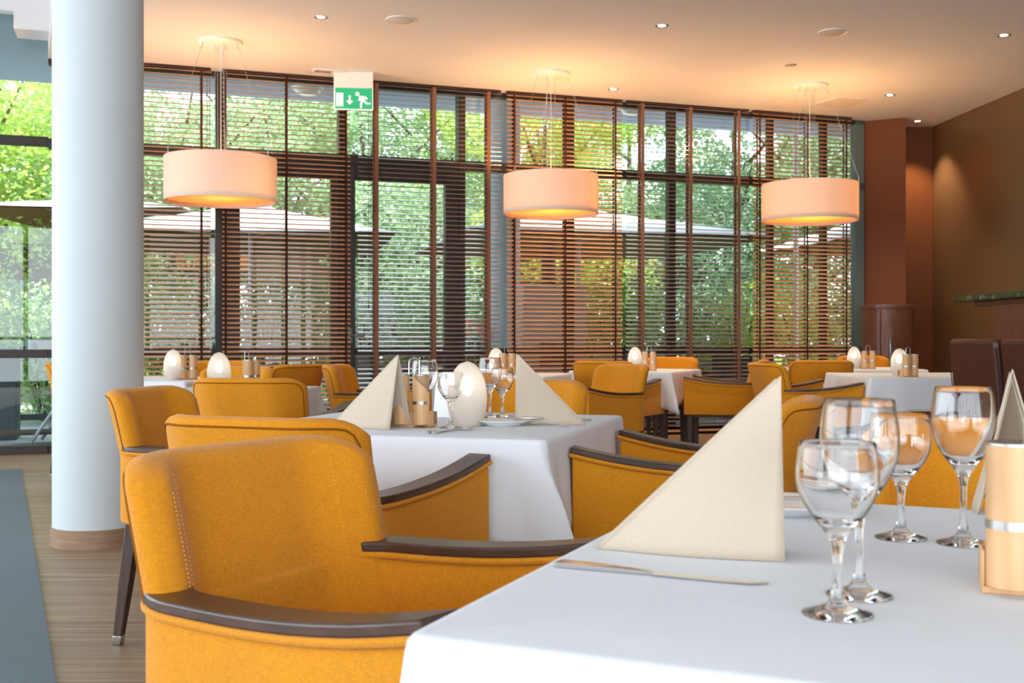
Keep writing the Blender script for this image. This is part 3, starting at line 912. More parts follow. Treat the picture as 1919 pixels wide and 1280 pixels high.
# ================================================================= TABLES AND CLOTHS
TZ = .75
def make_table(cx_, cy_, rz, sx, sy, lab, clab, drop=.235, seed=1, corner=.13, skew=0.0):
    t = thing('dining_table', lab, 'table', (cx_, cy_, 0), rz, 'dark dining tables under white cloths')
    a, b = sx / 2 - .008, sy / 2 - .008
    MB().box(-a, a, -b, b, TZ - .035, TZ - .0045).build('table_top', M['walnut'], t, bevel=.004)
    MB().box(-a + .05, a - .05, -b + .05, b - .05, TZ - .11, TZ - .035).build('apron', M['walnut_leg'], t)
    for (u, v) in ((1, 1), (1, -1), (-1, 1), (-1, -1)):
        MB().box(u * (a - .09) - .03, u * (a - .09) + .03, v * (b - .09) - .03, v * (b - .09) + .03, 0, TZ - .04).build('leg', M['walnut_leg'], t, bevel=.004)
    # cloth
    rnd = random.Random(seed)
    A_, B__ = sx / 2, sy / 2
    rc = .018
    per = []                     # (x, y, nx, ny, cornerness)
    def side(x0, y0, x1, y1, nx, ny):
        L = math.hypot(x1 - x0, y1 - y0); n = 40
        for k in range(n):
            f = k / n
            d = min(f, 1 - f) * L
            per.append((x0 + (x1 - x0) * f, y0 + (y1 - y0) * f, nx, ny, d, f * L))
    def crn(cx0, cy0, a0):
        for k in range(10):
            a_ = R(a0 + 90 * k / 10)
            per.append((cx0 + rc * math.cos(a_), cy0 + rc * math.sin(a_), math.cos(a_), math.sin(a_), -abs(k - 5) * .001, 0))
    side(A_, -B__ + rc, A_, B__ - rc, 1, 0); crn(A_ - rc, B__ - rc, 0)
    side(A_ - rc, B__, -A_ + rc, B__, 0, 1); crn(-A_ + rc, B__ - rc, 90)
    side(-A_, B__ - rc, -A_, -B__ + rc, -1, 0); crn(-A_ + rc, -B__ + rc, 180)
    side(-A_ + rc, -B__, A_ - rc, -B__, 0, -1); crn(A_ - rc, -B__ + rc, 270)
    n = len(per)
    ph = [rnd.uniform(0, 6.28) for _ in range(6)]
    vs = [(0, 0, TZ)]; fs = []
    levels = [(-.25, 0), (-.012, 0), (-.002, .0015), (.003, .007), (.005, .016)] + [(None, q / 9) for q in range(1, 10)]
    def at_(i, lv):
        x, y, nx, ny, d, s_ = per[i]
        o_, z_ = lv
        if o_ is not None and z_ < .02 and o_ != levels[4][0]:
            if o_ == -.25: return (x * .5, y * .5, TZ)
            return (x + nx * o_, y + ny * o_, TZ - z_)
        if o_ is not None: return (x + nx * o_, y + ny * o_, TZ - z_)
        q = z_
        w_ = corner
        dd = max(0.0, d)
        dr = drop * (1 + .42 * max(0.0, 1 - dd / .26))
        z = TZ - .016 - (dr - .016) * q
        wav = q * .008 * math.sin(2 * PI * s_ / .33 + ph[2]) * min(1, dd / .2)
        out = .006 + q * .010
        bx, by = x + nx * (out + wav), y + ny * (out + wav)
        if dd < w_:
            # corner fold: the surplus cloth stands out as a pointed cone
            sx_, sy_ = (1 if x > 0 else -1), (1 if y > 0 else -1)
            cx0, cy0 = sx_ * A_, sy_ * B__
            ang = math.atan2(sy_, sx_) + skew
            tx, ty = cx0 + .13 * q * math.cos(ang), cy0 + .13 * q * math.sin(ang)
            k = 1 - dd / w_
            # foot of the fold lies slightly inside the side of the table
            if abs(nx) > abs(ny): fx, fy = x + nx * out, sy_ * (B__ - w_)
            else: fx, fy = sx_ * (A_ - w_), y + ny * out
            if d < 0: fx, fy = bx, by
            dip = .034 * q * math.sin(PI * min(1, k * 1.6)) if k < .625 else 0
            kk = k ** 1.15
            gx, gy = fx + (tx - fx) * kk - nx * dip, fy + (ty - fy) * kk - ny * dip
            m_ = min(1, q * 2.2)
            bx, by = bx + (gx - bx) * m_, by + (gy - by) * m_
        return (bx, by, z)
    for lv in levels:
        for i in range(n): vs.append(at_(i, lv))
    for i in range(n): fs.append((0, 1 + i, 1 + (i + 1) % n))
    for L in range(len(levels) - 1):
        for i in range(n):
            k = (i + 1) % n
            fs.append((1 + L * n + i, 1 + (L + 1) * n + i, 1 + (L + 1) * n + k, 1 + L * n + k))
    mb = MB(); mb.add(vs, fs)
    c = mb.build('tablecloth', M['linen'], None, smooth='all', solid=.0016)
    c.location = (cx_, cy_, 0); c.rotation_euler = (0, 0, rz)
    tag(c, clab, 'tablecloth', 'white tablecloths')
    return t
r1 = R(-23.5)
e1 = Vector((math.cos(r1), math.sin(r1), 0)); n1 = Vector((-math.sin(r1), math.cos(r1), 0))
T1 = Vector((-.094, .985, 0)) + e1 * .552 + n1 * .512
make_table(T1.x, T1.y, r1, 1.12, 1.008, 'dining table under the white cloth in the right foreground', 'large white tablecloth in the right foreground', seed=3)
make_table(-.253, 3.535, R(-17.5), 1.03, 1.0, 'dining table under the middle white cloth with two cream napkins', 'white tablecloth of the middle table, with long corner fold facing camera', seed=5, skew=R(22))
make_table(-1.47, 5.93, R(-4), .70, .70, 'small dining table under the egg lamp behind the left armchair back', 'white tablecloth right behind the left armchair back, its corner showing', seed=7)
make_table(-2.35, 7.42, R(-15), .8, .8, 'farthest left dining table, showing just beside the column', 'white tablecloth farthest left, just beside the column', seed=9)
make_table(-.12, 8.35, R(-17), .98, .8, 'dining table behind the middle egg lamp before the terrace door', 'white tablecloth mostly hidden behind the middle table lamp', seed=11)
make_table(1.08, 9.5, R(-25), .9, .9, 'dining table with small egg lamp in the centre right background', 'white tablecloth in centre right background, pointed corner hanging down', seed=13)
make_table(3.09, 8.17, R(-1), 1.18, 1.14, 'dining table in the right background beside the leather chairs', 'white tablecloth in right background beside the leather chairs', seed=15)
make_table(3.07, 10.0, R(0), 1.15, .85, 'farthest right dining table, before the walnut cabinet', 'white tablecloth farthest right, before the walnut cabinet', seed=17)

# ================================================================= EGG LAMPS
def make_egg():
    t = thing('egg_lamp', 'x', 'table lamp', (0, 0, 0), 0, 'white glass egg lamps on the tables')
    prof = []
    for k in range(29):
        f = k / 28
        z = .20 * f
        # egg outline: cut flat at the base, widest at 0.42 of the height
        if z < .085: r = .0615 * math.sqrt(max(0, 1 - ((.085 - z) / .118) ** 2))
        else: r = .0615 * math.sqrt(max(0, 1 - ((z - .085) / .115) ** 2))
        prof.append((max(r, .0001), z))
    inner = [(max(r - .0025, .0001), max(.0, z - (.0025 if z > .1 else 0))) for r, z in reversed(prof)]
    MB().lathe(prof + inner, 48).build('glass_shade', M['frost'], t, smooth='all')
    MB().lathe([(0, .002), (.03, .002), (.03, .012), (.012, .016), (.012, .075), (0, .076)], 24).build('candle_holder', M['china'], t, smooth=True)
    MB().lathe([(.0001, .092), (.012, .098), (.019, .115), (.017, .135), (.008, .15), (.0001, .156)], 20).build('bulb', M['bulb'], t, smooth='all')
    return t
egg0 = make_egg()
EG = [(876, 3.36 + .02, 'largest white egg lamp glowing on the middle table'), (411, 5.72, 'white egg lamp behind the armchair at left, right of its smaller neighbour'), (325, 7.2, 'white egg lamp nearest the white column'),
      (930, 8.4, 'small white egg lamp behind the wine glasses of the middle table'), (1190.5, 9.4, 'small white egg lamp on the centre right far table'), (1686, 7.95, 'white egg lamp beside two wooden mills on the right far table'), (1601, 9.85, 'white egg lamp on the farthest right table left of mills')]
for i, (x, d, lab) in enumerate(EG):
    loc = (px(x, d), d, TZ + .001)
    if i == 0: egg0.location = loc; egg0['label'] = lab
    else: dup(egg0, loc, 0, lab)

# ================================================================= MILL SETS
def make_mills():
    t = thing('mill_holder', 'x', 'condiment holder', (0, 0, 0), 0, 'beech salt and pepper mill sets')
    sp_ = .032
    base = MB().box(-.063, .063, -.032, .032, 0, .008)
    for (a, b) in ((-.063, -.0595), (-.0065, .0065), (.0595, .063)): base.box(a, b, -.032, .032, .008, .046)
    base.box(-.063, .063, .0, .032, .008, .046)
    base.build('wooden_block', M['beech'], t, bevel=.0015)
    MB().tube([(-.0175, 0, .02), (-.0175, 0, .195), (-.014, 0, .205), (-.006, 0, .209), (.006, 0, .209), (.014, 0, .205), (.0175, 0, .195), (.0175, 0, .02)], .0021, 8).build('wire_handle', M['steel'], t, smooth=True)
    return t
def make_mill():
    t = thing('pepper_mill', 'x', 'mill', (0, 0, 0), 0, 'beech mills')
    MB().cyl((0, 0), .0262, .0, .150, 40).build('mill_body', M['beech'], t, bevel=.0015)
    MB().lathe([(.0262, .062), (.0268, .062), (.0268, .071), (.0262, .071)], 40, loop=True).build('steel_ring', M['steel'], t, smooth=True)
    MB().lathe([(.0001, .1505), (.0262, .1505), (.0266, .149), (.0266, .1515), (.024, .1525), (.0001, .1525)], 40).build('steel_lid', M['steel'], t, smooth=True)
    return t
hold0, mill0 = make_mills(), make_mill()
MS = [(777, 3.36, R(-18), 'middle table', 3.36), (1957, 1.165, R(-20), 'foreground table', 0), (463, 5.72, R(70), 'table behind left armchair', 0), (352, 7.25, R(20), 'farthest left table', 0), (950, 8.2, R(10), 'table behind middle table', 0), (1217, 9.25, R(-10), 'centre right far table', 0), (1702, 7.75, R(15), 'right background table', 0), (1627, 9.8, R(-10), 'farthest right table', 0)]
for i, (x, d, rz, where, _) in enumerate(MS):
    X = px(x, d)
    loc = (X, d, TZ + .001)
    hl = 'beech mill block with steel wire handle on the ' + where
    if i == 0: hold0.location = loc; hold0.rotation_euler = (0, 0, rz); hold0['label'] = hl
    else: dup(hold0, loc, rz, hl)
    for k, sgn in enumerate((-1, 1)):
        # the mills stand in the half open cells of the block, in front of its back board
        off = Vector((sgn * .033, -.0275, .0085)); off.rotate(Matrix.Rotation(rz, 3, 'Z'))
        lm = Vector(loc) + off
        lab = '%s beech mill with steel ring on the %s' % ('left' if k == 0 else 'right', where)
        if i == 0 and k == 0: mill0.location = lm; mill0['label'] = lab
        else: dup(mill0, lm, rz, lab)

# ================================================================= GLASSES
def make_glass(kind):
    if kind == 'wine':
        h, rb, rs, zb0, rmax, zmx, rim = .2055, .034, .0042, .100, .0405, .163, .0350
    else:
        h, rb, rs, zb0, rmax, zmx, rim = .168, .034, .0045, .083, .0395, .134, .0360
    outer = [(.0001, 0.0), (rb * .97, 0.0), (rb, .0012), (rb * .97, .0026), (rb * .6, .006), (rb * .3, .011), (.0068, .018), (rs * 1.1, .03), (rs, .045), (rs, zb0 - .030), (rs * 1.25, zb0 - .018), (.009, zb0 - .007), (.0165, zb0 + .003)]
    bowl = []
    for k in range(1, 9):
        f = k / 8
        bowl.append((.0165 + (rmax - .0165) * math.sin(f * PI / 2) ** 1.0, zb0 + .003 + (zmx - zb0 - .003) * (.85 * f + .15 * f * f)))
    up = []
    for k in range(1, 7):
        f = k / 6
        up.append((rmax - (rmax - rim) * f ** 1.7, zmx + (h - zmx) * f))
    outer += bowl + up
    th = .0010
    inner = []
    for (r, z) in reversed(up[:-1]): inner.append((r - th, z))
    for (r, z) in reversed(bowl): inner.append((r - th - .001 * (1 - min(1, (z - zb0) / (zmx - zb0))), z + .0035 * (1 - min(1, (z - zb0) / (zmx - zb0)))))
    top = [(rim - th * .4, h + .0004), (rim - th, h)]
    prof = outer + top + inner + [(.012, zb0 + .008), (.0001, zb0 + .0062)]
    mb = MB().lathe(prof, 56)
    return mb
GW = 'tall wine glasses'; GG = 'small water goblets'
wine0 = make_glass('wine').build('wine_glass', M['glass'], None, smooth=True, angle=48)
gob0 = make_glass('water').build('water_goblet', M['glass'], None, smooth=True, angle=48)
first = {'w': True, 'g': True}
GL = [('g', 1570, 1.067, 'water goblet nearest the camera, at front of the foreground table'),
      ('w', 1611, 1.145, 'tall wine glass standing directly behind the nearest water goblet'),
      ('g', 1689, 1.475, 'water goblet farther back on the foreground table, faint frosted lettering on bowl'),
      ('w', 1806, 1.435, 'tall wine glass just left of the large mill on the foreground table'),
      ('w', 797, 3.33, 'tall wine glass on middle table in front of the wooden mills'),
      ('g', 845, 3.30, 'water goblet on middle table, left in front of egg lamp'),
      ('w', 919, 3.72, 'tall wine glass on middle table, right behind egg lamp'),
      ('g', 942, 3.78, 'water goblet on middle table between egg lamp and right napkin')]
for (k, x, d, lab) in GL:
    loc = (px(x, d), d, TZ + .001)
    src = wine0 if k == 'w' else gob0
    if first[k]: o = src; first[k] = False
    else: o = src.copy(); COL.objects.link(o)
    o.location = loc
    tag(o, lab, 'glass', GW if k == 'w' else GG)
    if 'lettering' in lab:
        cu = bpy.data.curves.new('lettering', 'FONT'); cu.body = 'pal'; cu.size = .017; cu.align_x = 'CENTER'; cu.extrude = .0001
        ob = bpy.data.objects.new('lettering_src', cu); COL.objects.link(ob)
        dg = bpy.context.evaluated_depsgraph_get()
        me = bpy.data.meshes.new_from_object(ob.evaluated_get(dg))
        bpy.data.objects.remove(ob)
        for v in me.vertices:         # wrap the flat letters round the bowl, centred at azimuth -55 degrees
            x_, y_ = v.co.x, v.co.y
            rr_ = .0398 + v.co.z
            a_ = R(-78) + x_ / .0388
            zz = .132 + y_
            rr_ = rr_ - .0012 * max(0, (zz - .134) / .034) ** 1.7 * 2.9
            v.co = (rr_ * math.cos(a_), rr_ * math.sin(a_), zz)
        me.materials.clear(); me.materials.append(M['frosting'])
        lt = bpy.data.objects.new('lettering', me); COL.objects.link(lt); lt.parent = o

# ================================================================= NAPKINS
def napkin(apex, foot, spread, label, h=.222, flip=1, inner=True):
    """folded cone napkin: ridge falls from the apex to the tail; two wings stand open at the front"""
    ax = Vector(apex); 
    t = thing('folded_napkin', label, 'napkin', (ax.x, ax.y, TZ + .0015), 0, 'cream napkins folded to points')
    d = Vector(foot) - ax; d.z = 0; L = d.length; d.normalize()
    s = Vector((-d.y, d.x, 0))
    n = 14
    for side_, nm in ((-1, 'near_wing'), (1, 'far_wing')):
        mb = MB(); vs = []; fs = []
        sw = spread[0] if side_ < 0 else spread[1]
        fwd = spread[2] if len(spread) > 2 else 0
        for i in range(n + 1):
            f = i / n                      # from front edge (0) to ridge (1)
            for j in range(n + 1):
                g = j / n                  # from apex (0) down to the table (1)
                front = Vector((0, 0, h)).lerp(s * side_ * sw - d * (fwd if side_ < 0 else 0), g)
                ridge = Vector((0, 0, h)).lerp(d * L, g)
                p = front.lerp(ridge, f)
                bulge = math.sin(PI * f) * g * .012
                p += s * side_ * bulge
                vs.append(tuple(p))
        for i in range(n):
            for j in range(n):
                a = i * (n + 1) + j; fs.append((a, a + 1, a + n + 2, a + n + 1))
        mb.add(vs, fs)
        o = mb.build(nm, M['napkin'], t, smooth='all', solid=.0018)
        if inner:
            vs2 = [tuple(Vector(p) * .985 + Vector((0, 0, .0)) - s * side_ * .003 + Vector((d.x, d.y, 0)) * .006) for p in vs]
            MB().add(vs2, fs).build('inner_fold', M['napkin'], t, smooth='all', solid=.0012)
    return t
# foreground: front edge at right, ridge runs left
p_r = on_plane(1457, 1049, TZ); p_l = on_plane(1122, 1040, TZ)
napkin((p_r.x + .012, p_r.y + .03, 0), (p_l.x, p_l.y + .035, 0), (.03, .05, -.008), 'large cream pointed napkin on the foreground table', .222)
# middle table, left: opening faces right
q_r = on_plane(757, 806, TZ); q_l = on_plane(664, 800, TZ)
napkin((q_r.x - .018, q_r.y + .03, 0), (q_l.x - .075, q_l.y + .02, 0), (.075, .05, -.0), 'cream pointed napkin at left on the middle table', .222)
q_l = on_plane(970, 782, TZ); q_r = on_plane(1100, 788, TZ)
napkin((px(968, 3.45), 3.45, 0), (px(1098, 3.42), 3.42, 0), (.035, .05), 'cream pointed napkin at right on the middle table', .222)
napkin((px(1898, 1.66), 1.66, 0), (px(1898, 1.66) + .04, 1.66 + .2, 0), (.062, .05), 'cream pointed napkin behind the large mill at the right edge', .222)

# ================================================================= PLATES, CUTLERY
def make_plate():
    prof = [(.0001, .004), (.048, .004), (.052, .0), (.056, 0), (.060, .005), (.078, .012), (.0875, .0165), (.0885, .018), (.0875, .0185), (.076, .0150), (.060, .0085), (.054, .0068), (.0001, .0065)]
    return MB().lathe(prof, 64)
pl0 = make_plate().build('side_plate', M['china'], None, smooth='all')
tag(pl0, 'small white side plate between glasses and right napkin on middle table', 'plate', 'small white plates'); pl0.location = (px(941, 3.42), 3.30, TZ + .001)
pl0.location = (px(943, 3.4), 3.40, TZ + .001)
pl1 = pl0.copy(); COL.objects.link(pl1); pl1['label'] = 'small white side plate behind the large napkin on the foreground table'
pl1.location = (px(1478, 1.70), 1.70, TZ + .001)

def knife_mb(L=.215):
    mb = MB()
    prof = [(0, .009, .0045), (.004, .010, .006), (.05, .0085, .0058), (L * .45, .0065, .005), (L * .47, .0045, .0035)]
    rings = []
    for (x, hw_, hz) in prof:
        rings.append([(x, -hw_, 0.0005), (x, hw_, .0005), (x, hw_, hz), (x, 0, hz * 1.2), (x, -hw_, hz)])
    mb.loft(rings)
    bl = [(L * .465, -.0055), (L * .5, -.009), (L * .8, -.0100), (L * .93, -.008), (L, .003), (L * .97, .0055), (L * .7, .0062), (L * .47, .005)]
    mb.loft([[(x, y, z) for x, y in bl] for z in (.0012, .0026)])
    return mb
def fork_mb(L=.19):
    mb = MB()
    def arcz(x): return .002 + .006 * math.sin(PI * min(1, x / (L * .72))) + (.012 * ((x - L * .72) / (L * .28)) if x > L * .72 else 0) * (1 if x < L * .9 else 1)
    rings = []
    for (x, hw_) in ((0, .007), (.01, .0095), (.04, .007), (L * .45, .0035), (L * .62, .0035), (L * .68, .009), (L * .76, .0115)):
        z = arcz(x); rings.append([(x, -hw_, z), (x, hw_, z), (x, hw_, z + .002), (x, -hw_, z + .002)])
    mb.loft(rings)
    for k in (-1.5, -.5, .5, 1.5):
        r2 = []
        for (x, q) in ((L * .755, 1), (L * .88, 1), (L, .35)):
            z = arcz(x) * (1 if x < L * .9 else .8); y = k * .0062; hw_ = .0019 * q
            r2.append([(x, y - hw_, z), (x, y + hw_, z), (x, y + hw_, z + .0018), (x, y - hw_, z + .0018)])
        mb.loft(r2)
    return mb
kn0 = knife_mb().build('knife', M['silver'], None, bevel=.0008)
fk0 = fork_mb().build('fork', M['silver'], None, bevel=.0006)
usedk = {'k': 0, 'f': 0}
def lay(kind, a, b, label, z=TZ + .0012, tilt=0, L=None):
    src = kn0 if kind == 'k' else fk0
    o = src if usedk[kind] == 0 else src.copy()
    if usedk[kind]: COL.objects.link(o)
    usedk[kind] += 1
    A0, B0 = Vector(a), Vector(b)
    dd = B0 - A0
    o.location = (A0.x, A0.y, z); o.rotation_euler = (0, tilt, math.atan2(dd.y, dd.x))
    nat = .215 if kind == 'k' else .19
    sc_ = max(.8, min(1.2, dd.length / nat))
    o.scale = (sc_, sc_, 1)
    tag(o, label, 'cutlery', 'silver knives' if kind == 'k' else 'silver forks')
    return o
lay('k', on_plane(1042, 1062, TZ), on_plane(1442, 1099, TZ), 'silver knife lying in front of the large foreground napkin')
a = on_plane(799, 813, TZ); lay('k', a, a + Vector((.13, .17, 0)), 'silver knife on middle table in front of the small goblet')
a = on_plane(812, 814, TZ); lay('f', a, a + Vector((.125, .15, 0)), 'silver fork beside the knife in front of the small goblet')
lay('k', Vector((px(1012, 3.40) + .01, 3.40, 0)), Vector((px(890, 3.38), 3.42, 0)), 'silver knife laid across the small plate of the middle table', TZ + .021)
lay('f', on_plane(1066, 801, TZ), on_plane(1066, 801, TZ) + Vector((-.15, .10, 0)), 'silver fork under the right napkin tail on middle table')
lay('k', Vector((px(1107, 3.62), 3.60, 0)), Vector((px(1107, 3.62) - .2, 3.56, 0)), 'silver knife whose end shows beyond the right napkin tail')
lay('k', Vector((px(1540, 1.70), 1.68, 0)), Vector((px(1540, 1.7) - .21, 1.71, 0)), 'silver knife across the plate behind the foreground napkin', TZ + .021)
a = on_plane(664, 790, TZ); lay('f', a + Vector((.0, .02, 0)), a + Vector((.10, .14, 0)), 'silver fork peeking out left of the left napkin')
# menu card standing on the middle table
cdm = thing('table_card', 'small white folded card standing behind the middle egg lamp', 'card', (px(842, 3.78), 3.78, TZ + .001), R(-20))
MB().add([(-.05, -.02, 0), (.05, -.02, 0), (.05, 0, .13), (-.05, 0, .13), (-.05, .02, 0), (.05, .02, 0)], [(0, 1, 2, 3), (3, 2, 5, 4)]).build('card_leaf', M['china'], cdm, solid=.001)

# ================================================================= OUTSIDE
def parasol(x, d, half, zr, za, rot, label, brown=False):
    p = Vector((px(x, d), d, -.02))
    t = thing('parasol', label, 'parasol', p, R(rot), 'large square terrace parasols')
    mb = MB(); c = [(-half, -half), (half, -half), (half, half), (-half, half)]
    n = 8; vs = [(0, 0, za)]; fs = []
    for k in range(1, n + 1):
        f = k / n
        for s_ in range(4):
            (x0, y0), (x1, y1) = c[s_], c[(s_ + 1) % 4]
            for q in range(n):
                g = q / n; sag = -.05 * math.sin(PI * g) * f
                vs.append(((x0 + (x1 - x0) * g) * f, (y0 + (y1 - y0) * g) * f, za + (zr - za) * (f ** .85) + sag * .4))
    m_ = 4 * n
    for i in range(m_): fs.append((0, 1 + i, 1 + (i + 1) % m_))
    for k in range(n - 1):
        for i in range(m_):
            j = (i + 1) % m_
            fs.append((1 + k * m_ + i, 1 + (k + 1) * m_ + i, 1 + (k + 1) * m_ + j, 1 + k * m_ + j))
    MB().add(vs, fs).build('canopy', M['canvas'], t, smooth=True, angle=20, solid=.004)
    vs2 = [(x_ * .985, y_ * .985, z_ - .02) for x_, y_, z_ in vs]
    MB().add(vs2, fs).build('shade_sheet', M['canvas_shade'], t, smooth=True, angle=20)  # added sheet, its brown stands in for the shaded underside of the canopy
    vb = MB()
    for s_ in range(4):
        (x0, y0), (x1, y1) = c[s_], c[(s_ + 1) % 4]
        vb.add([(x0, y0, zr), (x1, y1, zr), (x1, y1, zr - .22), (x0, y0, zr - .22)], [(0, 1, 2, 3)])
    MB().cyl((0, 0), .035, .0, za, 16).build('pole', M['alu'], t, smooth=True)
    MB().box(-.4, .4, -.4, .4, 0, .08).build('base', M['dark_stone'], t, bevel=.01)
    for (u, v) in ((1, 1), (1, -1), (-1, 1), (-1, -1)):
        MB().tube([(u * .04, v * .04, za - .5), (u * half * .55, v * half * .55, zr + (za - zr) * .42), (u * half * .98, v * half * .98, zr - .01)], .014, 6).build('rib', M['alu'], t)
    return t
parasol(470, 15.6, 1.9, 2.42, 3.0, 12, 'terrace parasol behind the leftmost drum lamp')
parasol(196, 16.2, 1.45, 2.84, 3.15, 6, 'terrace parasol seen left of the white column')
parasol(1085, 16.6, 2.2, 2.46, 3.05, 14, 'terrace parasol behind the middle drum lamp')
parasol(1640, 16.5, 1.3, 2.42, 2.95, 14, 'terrace parasol behind the rightmost drum lamp')
# timber facade of a garden pavilion under the parasols
pv = thing('garden_pavilion', 'low garden pavilion with orange timber boards behind the parasols', 'pavilion', (0, 0, 0))
def wbox(s0, s1, t0, t1, z0, z1): 
    mb = MB(); mb.loft([[tuple(w2(s, t, z)) for s, t in ((s0, t0), (s1, t0), (s1, t1), (s0, t1))] for z in (z0, z1)]); return mb
tb = 9.4
wbox(-5.5, 11, tb, tb + .25, 2.0, 2.62).build('dark_fascia', plain('dark_brown_fascia', (104, 84, 60), .8), pv)
mbx = MB()
for (a_, b_) in ((330, 475), (845, 960), (1080, 1260)):
    for k in range(4):
        z_ = 2.22 + k * .09
        mm__ = wbox(ws(a_, tb), ws(b_, tb), tb - .04, tb - .005, z_, z_ + .07); mbx.add(mm__.v, mm__.f)
mbx.build('timber_boards', M['orange_board'], pv)
for k in range(6):
    s_ = -5 + k * 3.1; wbox(s_, s_ + .14, tb + .02, tb + .16, 0, 2.0).build('post', M['alu'], pv)

# leaves
def leaf_mesh(name, blobs, n, size, mat, seed):
    rnd = random.Random(seed)
    vs = []; fs = []
    tot = sum(b[3] * b[4] * b[5] for b in blobs) or 1
    for (cx_, cy_, cz_, rx, ry, rz_) in blobs:
        m_ = max(8, int(n * rx * ry * rz_ / tot))
        for _ in range(m_):
            while True:
                u = Vector((rnd.uniform(-1, 1), rnd.uniform(-1, 1), rnd.uniform(-1, 1)))
                if .25 < u.length < 1: break
            u = u.normalized() * (u.length ** .45)
            k = 1 + .22 * math.sin(5 * u.x + seed) * math.cos(4 * u.z + cx_)
            c = Vector((cx_ + u.x * rx * k, cy_ + u.y * ry * k, cz_ + u.z * rz_ * k))
            a = Vector((rnd.gauss(0, 1), rnd.gauss(0, 1), rnd.gauss(0, .6))).normalized()
            b = a.orthogonal().normalized(); b.rotate(Matrix.Rotation(rnd.uniform(0, 6.28), 3, a))
            s_ = size * rnd.uniform(.6, 1.3)
            o = len(vs)
            vs += [tuple(c - a * s_ * .5), tuple(c + b * s_ * .28), tuple(c + a * s_ * .5), tuple(c - b * s_ * .28)]
            fs.append((o, o + 1, o + 2, o + 3))
    me = bpy.data.meshes.new(name); me.from_pydata(vs, [], fs); me.materials.append(mat)
    return me
def tree(loc, h, w_, mat, seed, label, n=9000, leaf=.105, cat='tree'):
    rnd = random.Random(seed)
    t = thing('leafy_tree', label, cat, loc, rnd.uniform(0, 6))
    path = [(0, 0, 0)]; 
    for k in range(1, 7): path.append((.12 * math.sin(k * 1.3 + seed), .12 * math.cos(k + seed), h * .8 * k / 6))
    tk = MB().tube(path, [.14, .12, .11, .09, .07, .05, .03], 8)
    for k in range(9):
        a_ = rnd.uniform(0, 6.28); z_ = h * rnd.uniform(.3, .7); L_ = w_ * rnd.uniform(.5, .9)
        tk.tube([(0, 0, z_), (L_ * .5 * math.cos(a_), L_ * .5 * math.sin(a_), z_ + .5), (L_ * math.cos(a_), L_ * math.sin(a_), z_ + 1.3)], [.05, .035, .015], 6)
    tk.build('trunk', M['bark'], t, smooth=True)
    blobs = []
    for k in range(16):
        a_ = rnd.uniform(0, 6.28); q = rnd.uniform(0, 1) ** .6 * w_ * .75
        z_ = h * rnd.uniform(.22, .9)
        r_ = rnd.uniform(.75, 1.35) * w_ * .42
        blobs.append((q * math.cos(a_), q * math.sin(a_), z_, r_, r_, r_ * .7))
    me = leaf_mesh('foliage', blobs, n, leaf, mat, seed)
    o = bpy.data.objects.new('foliage', me); COL.objects.link(o); o.parent = t
    return t
trs = [(-330, 20, 8.5, 3.0, 'leaf_a'), (-60, 17.5, 7.6, 2.3, 'leaf_c'), (130, 21, 8, 2.6, 'leaf_a'), (330, 20, 7.6, 2.5, 'leaf_d'), (520, 22, 8.0, 2.6, 'leaf_b'), (690, 20.5, 7.4, 2.3, 'leaf_d'), (850, 23, 7.6, 2.6, 'leaf_a'),
       (1020, 21.5, 7.2, 2.2, 'leaf_c'), (1180, 25, 7.0, 2.3, 'leaf_d'), (1370, 22.5, 7.2, 2.3, 'leaf_b'), (1540, 21, 7.4, 2.4, 'leaf_b'), (1720, 22, 8, 2.6, 'leaf_a'), (1950, 24, 8, 3.0, 'leaf_b')]
wh = ['beyond the far left edge', 'left of the white column', 'right behind the white column', 'behind the leftmost lamp, left side', 'behind the blind right of leftmost lamp', 'behind the exit sign', 'behind the upper terrace door',
      'behind the middle lamp', 'right of the middle lamp, with bright sky gaps', 'between middle and right lamps', 'behind the rightmost lamp', 'behind the window end at the brown wall', 'beyond the right wall']
kindn = {'leaf_a': 'mid green', 'leaf_b': 'dark green', 'leaf_c': 'yellow green', 'leaf_d': 'pale green'}
for i, (x, d, h, w_, mk) in enumerate(trs):
    h = .235 * d + 1.5
    tree((px(x, d), d, -.03), h, w_, M[mk], 20 + i, '%s garden tree %s' % (kindn[mk], wh[i]), n=24000)
def bush(x, d, h, w_, mk, seed, label, n=3800, leaf=.085):
    t = thing('garden_bush', label, 'bush', (px(x, d), d, -.03))
    rnd = random.Random(seed)
    blobs = [(rnd.uniform(-.5, .5) * w_, rnd.uniform(-.3, .3) * w_, h * rnd.uniform(.25, .72), w_ * .45, w_ * .4, h * .32) for _ in range(8)]
    o = bpy.data.objects.new('foliage', leaf_mesh('foliage', blobs, n, leaf, M[mk], seed)); COL.objects.link(o); o.parent = t
    st = MB()
    for k in range(6):
        a_ = rnd.uniform(0, 6.28); st.tube([(0, 0, 0), (.2 * math.cos(a_), .2 * math.sin(a_), h * .4), (.35 * w_ * math.cos(a_), .35 * w_ * math.sin(a_), h * .7)], .015, 5)
    st.build('stems', M['bark'], t)
    return t
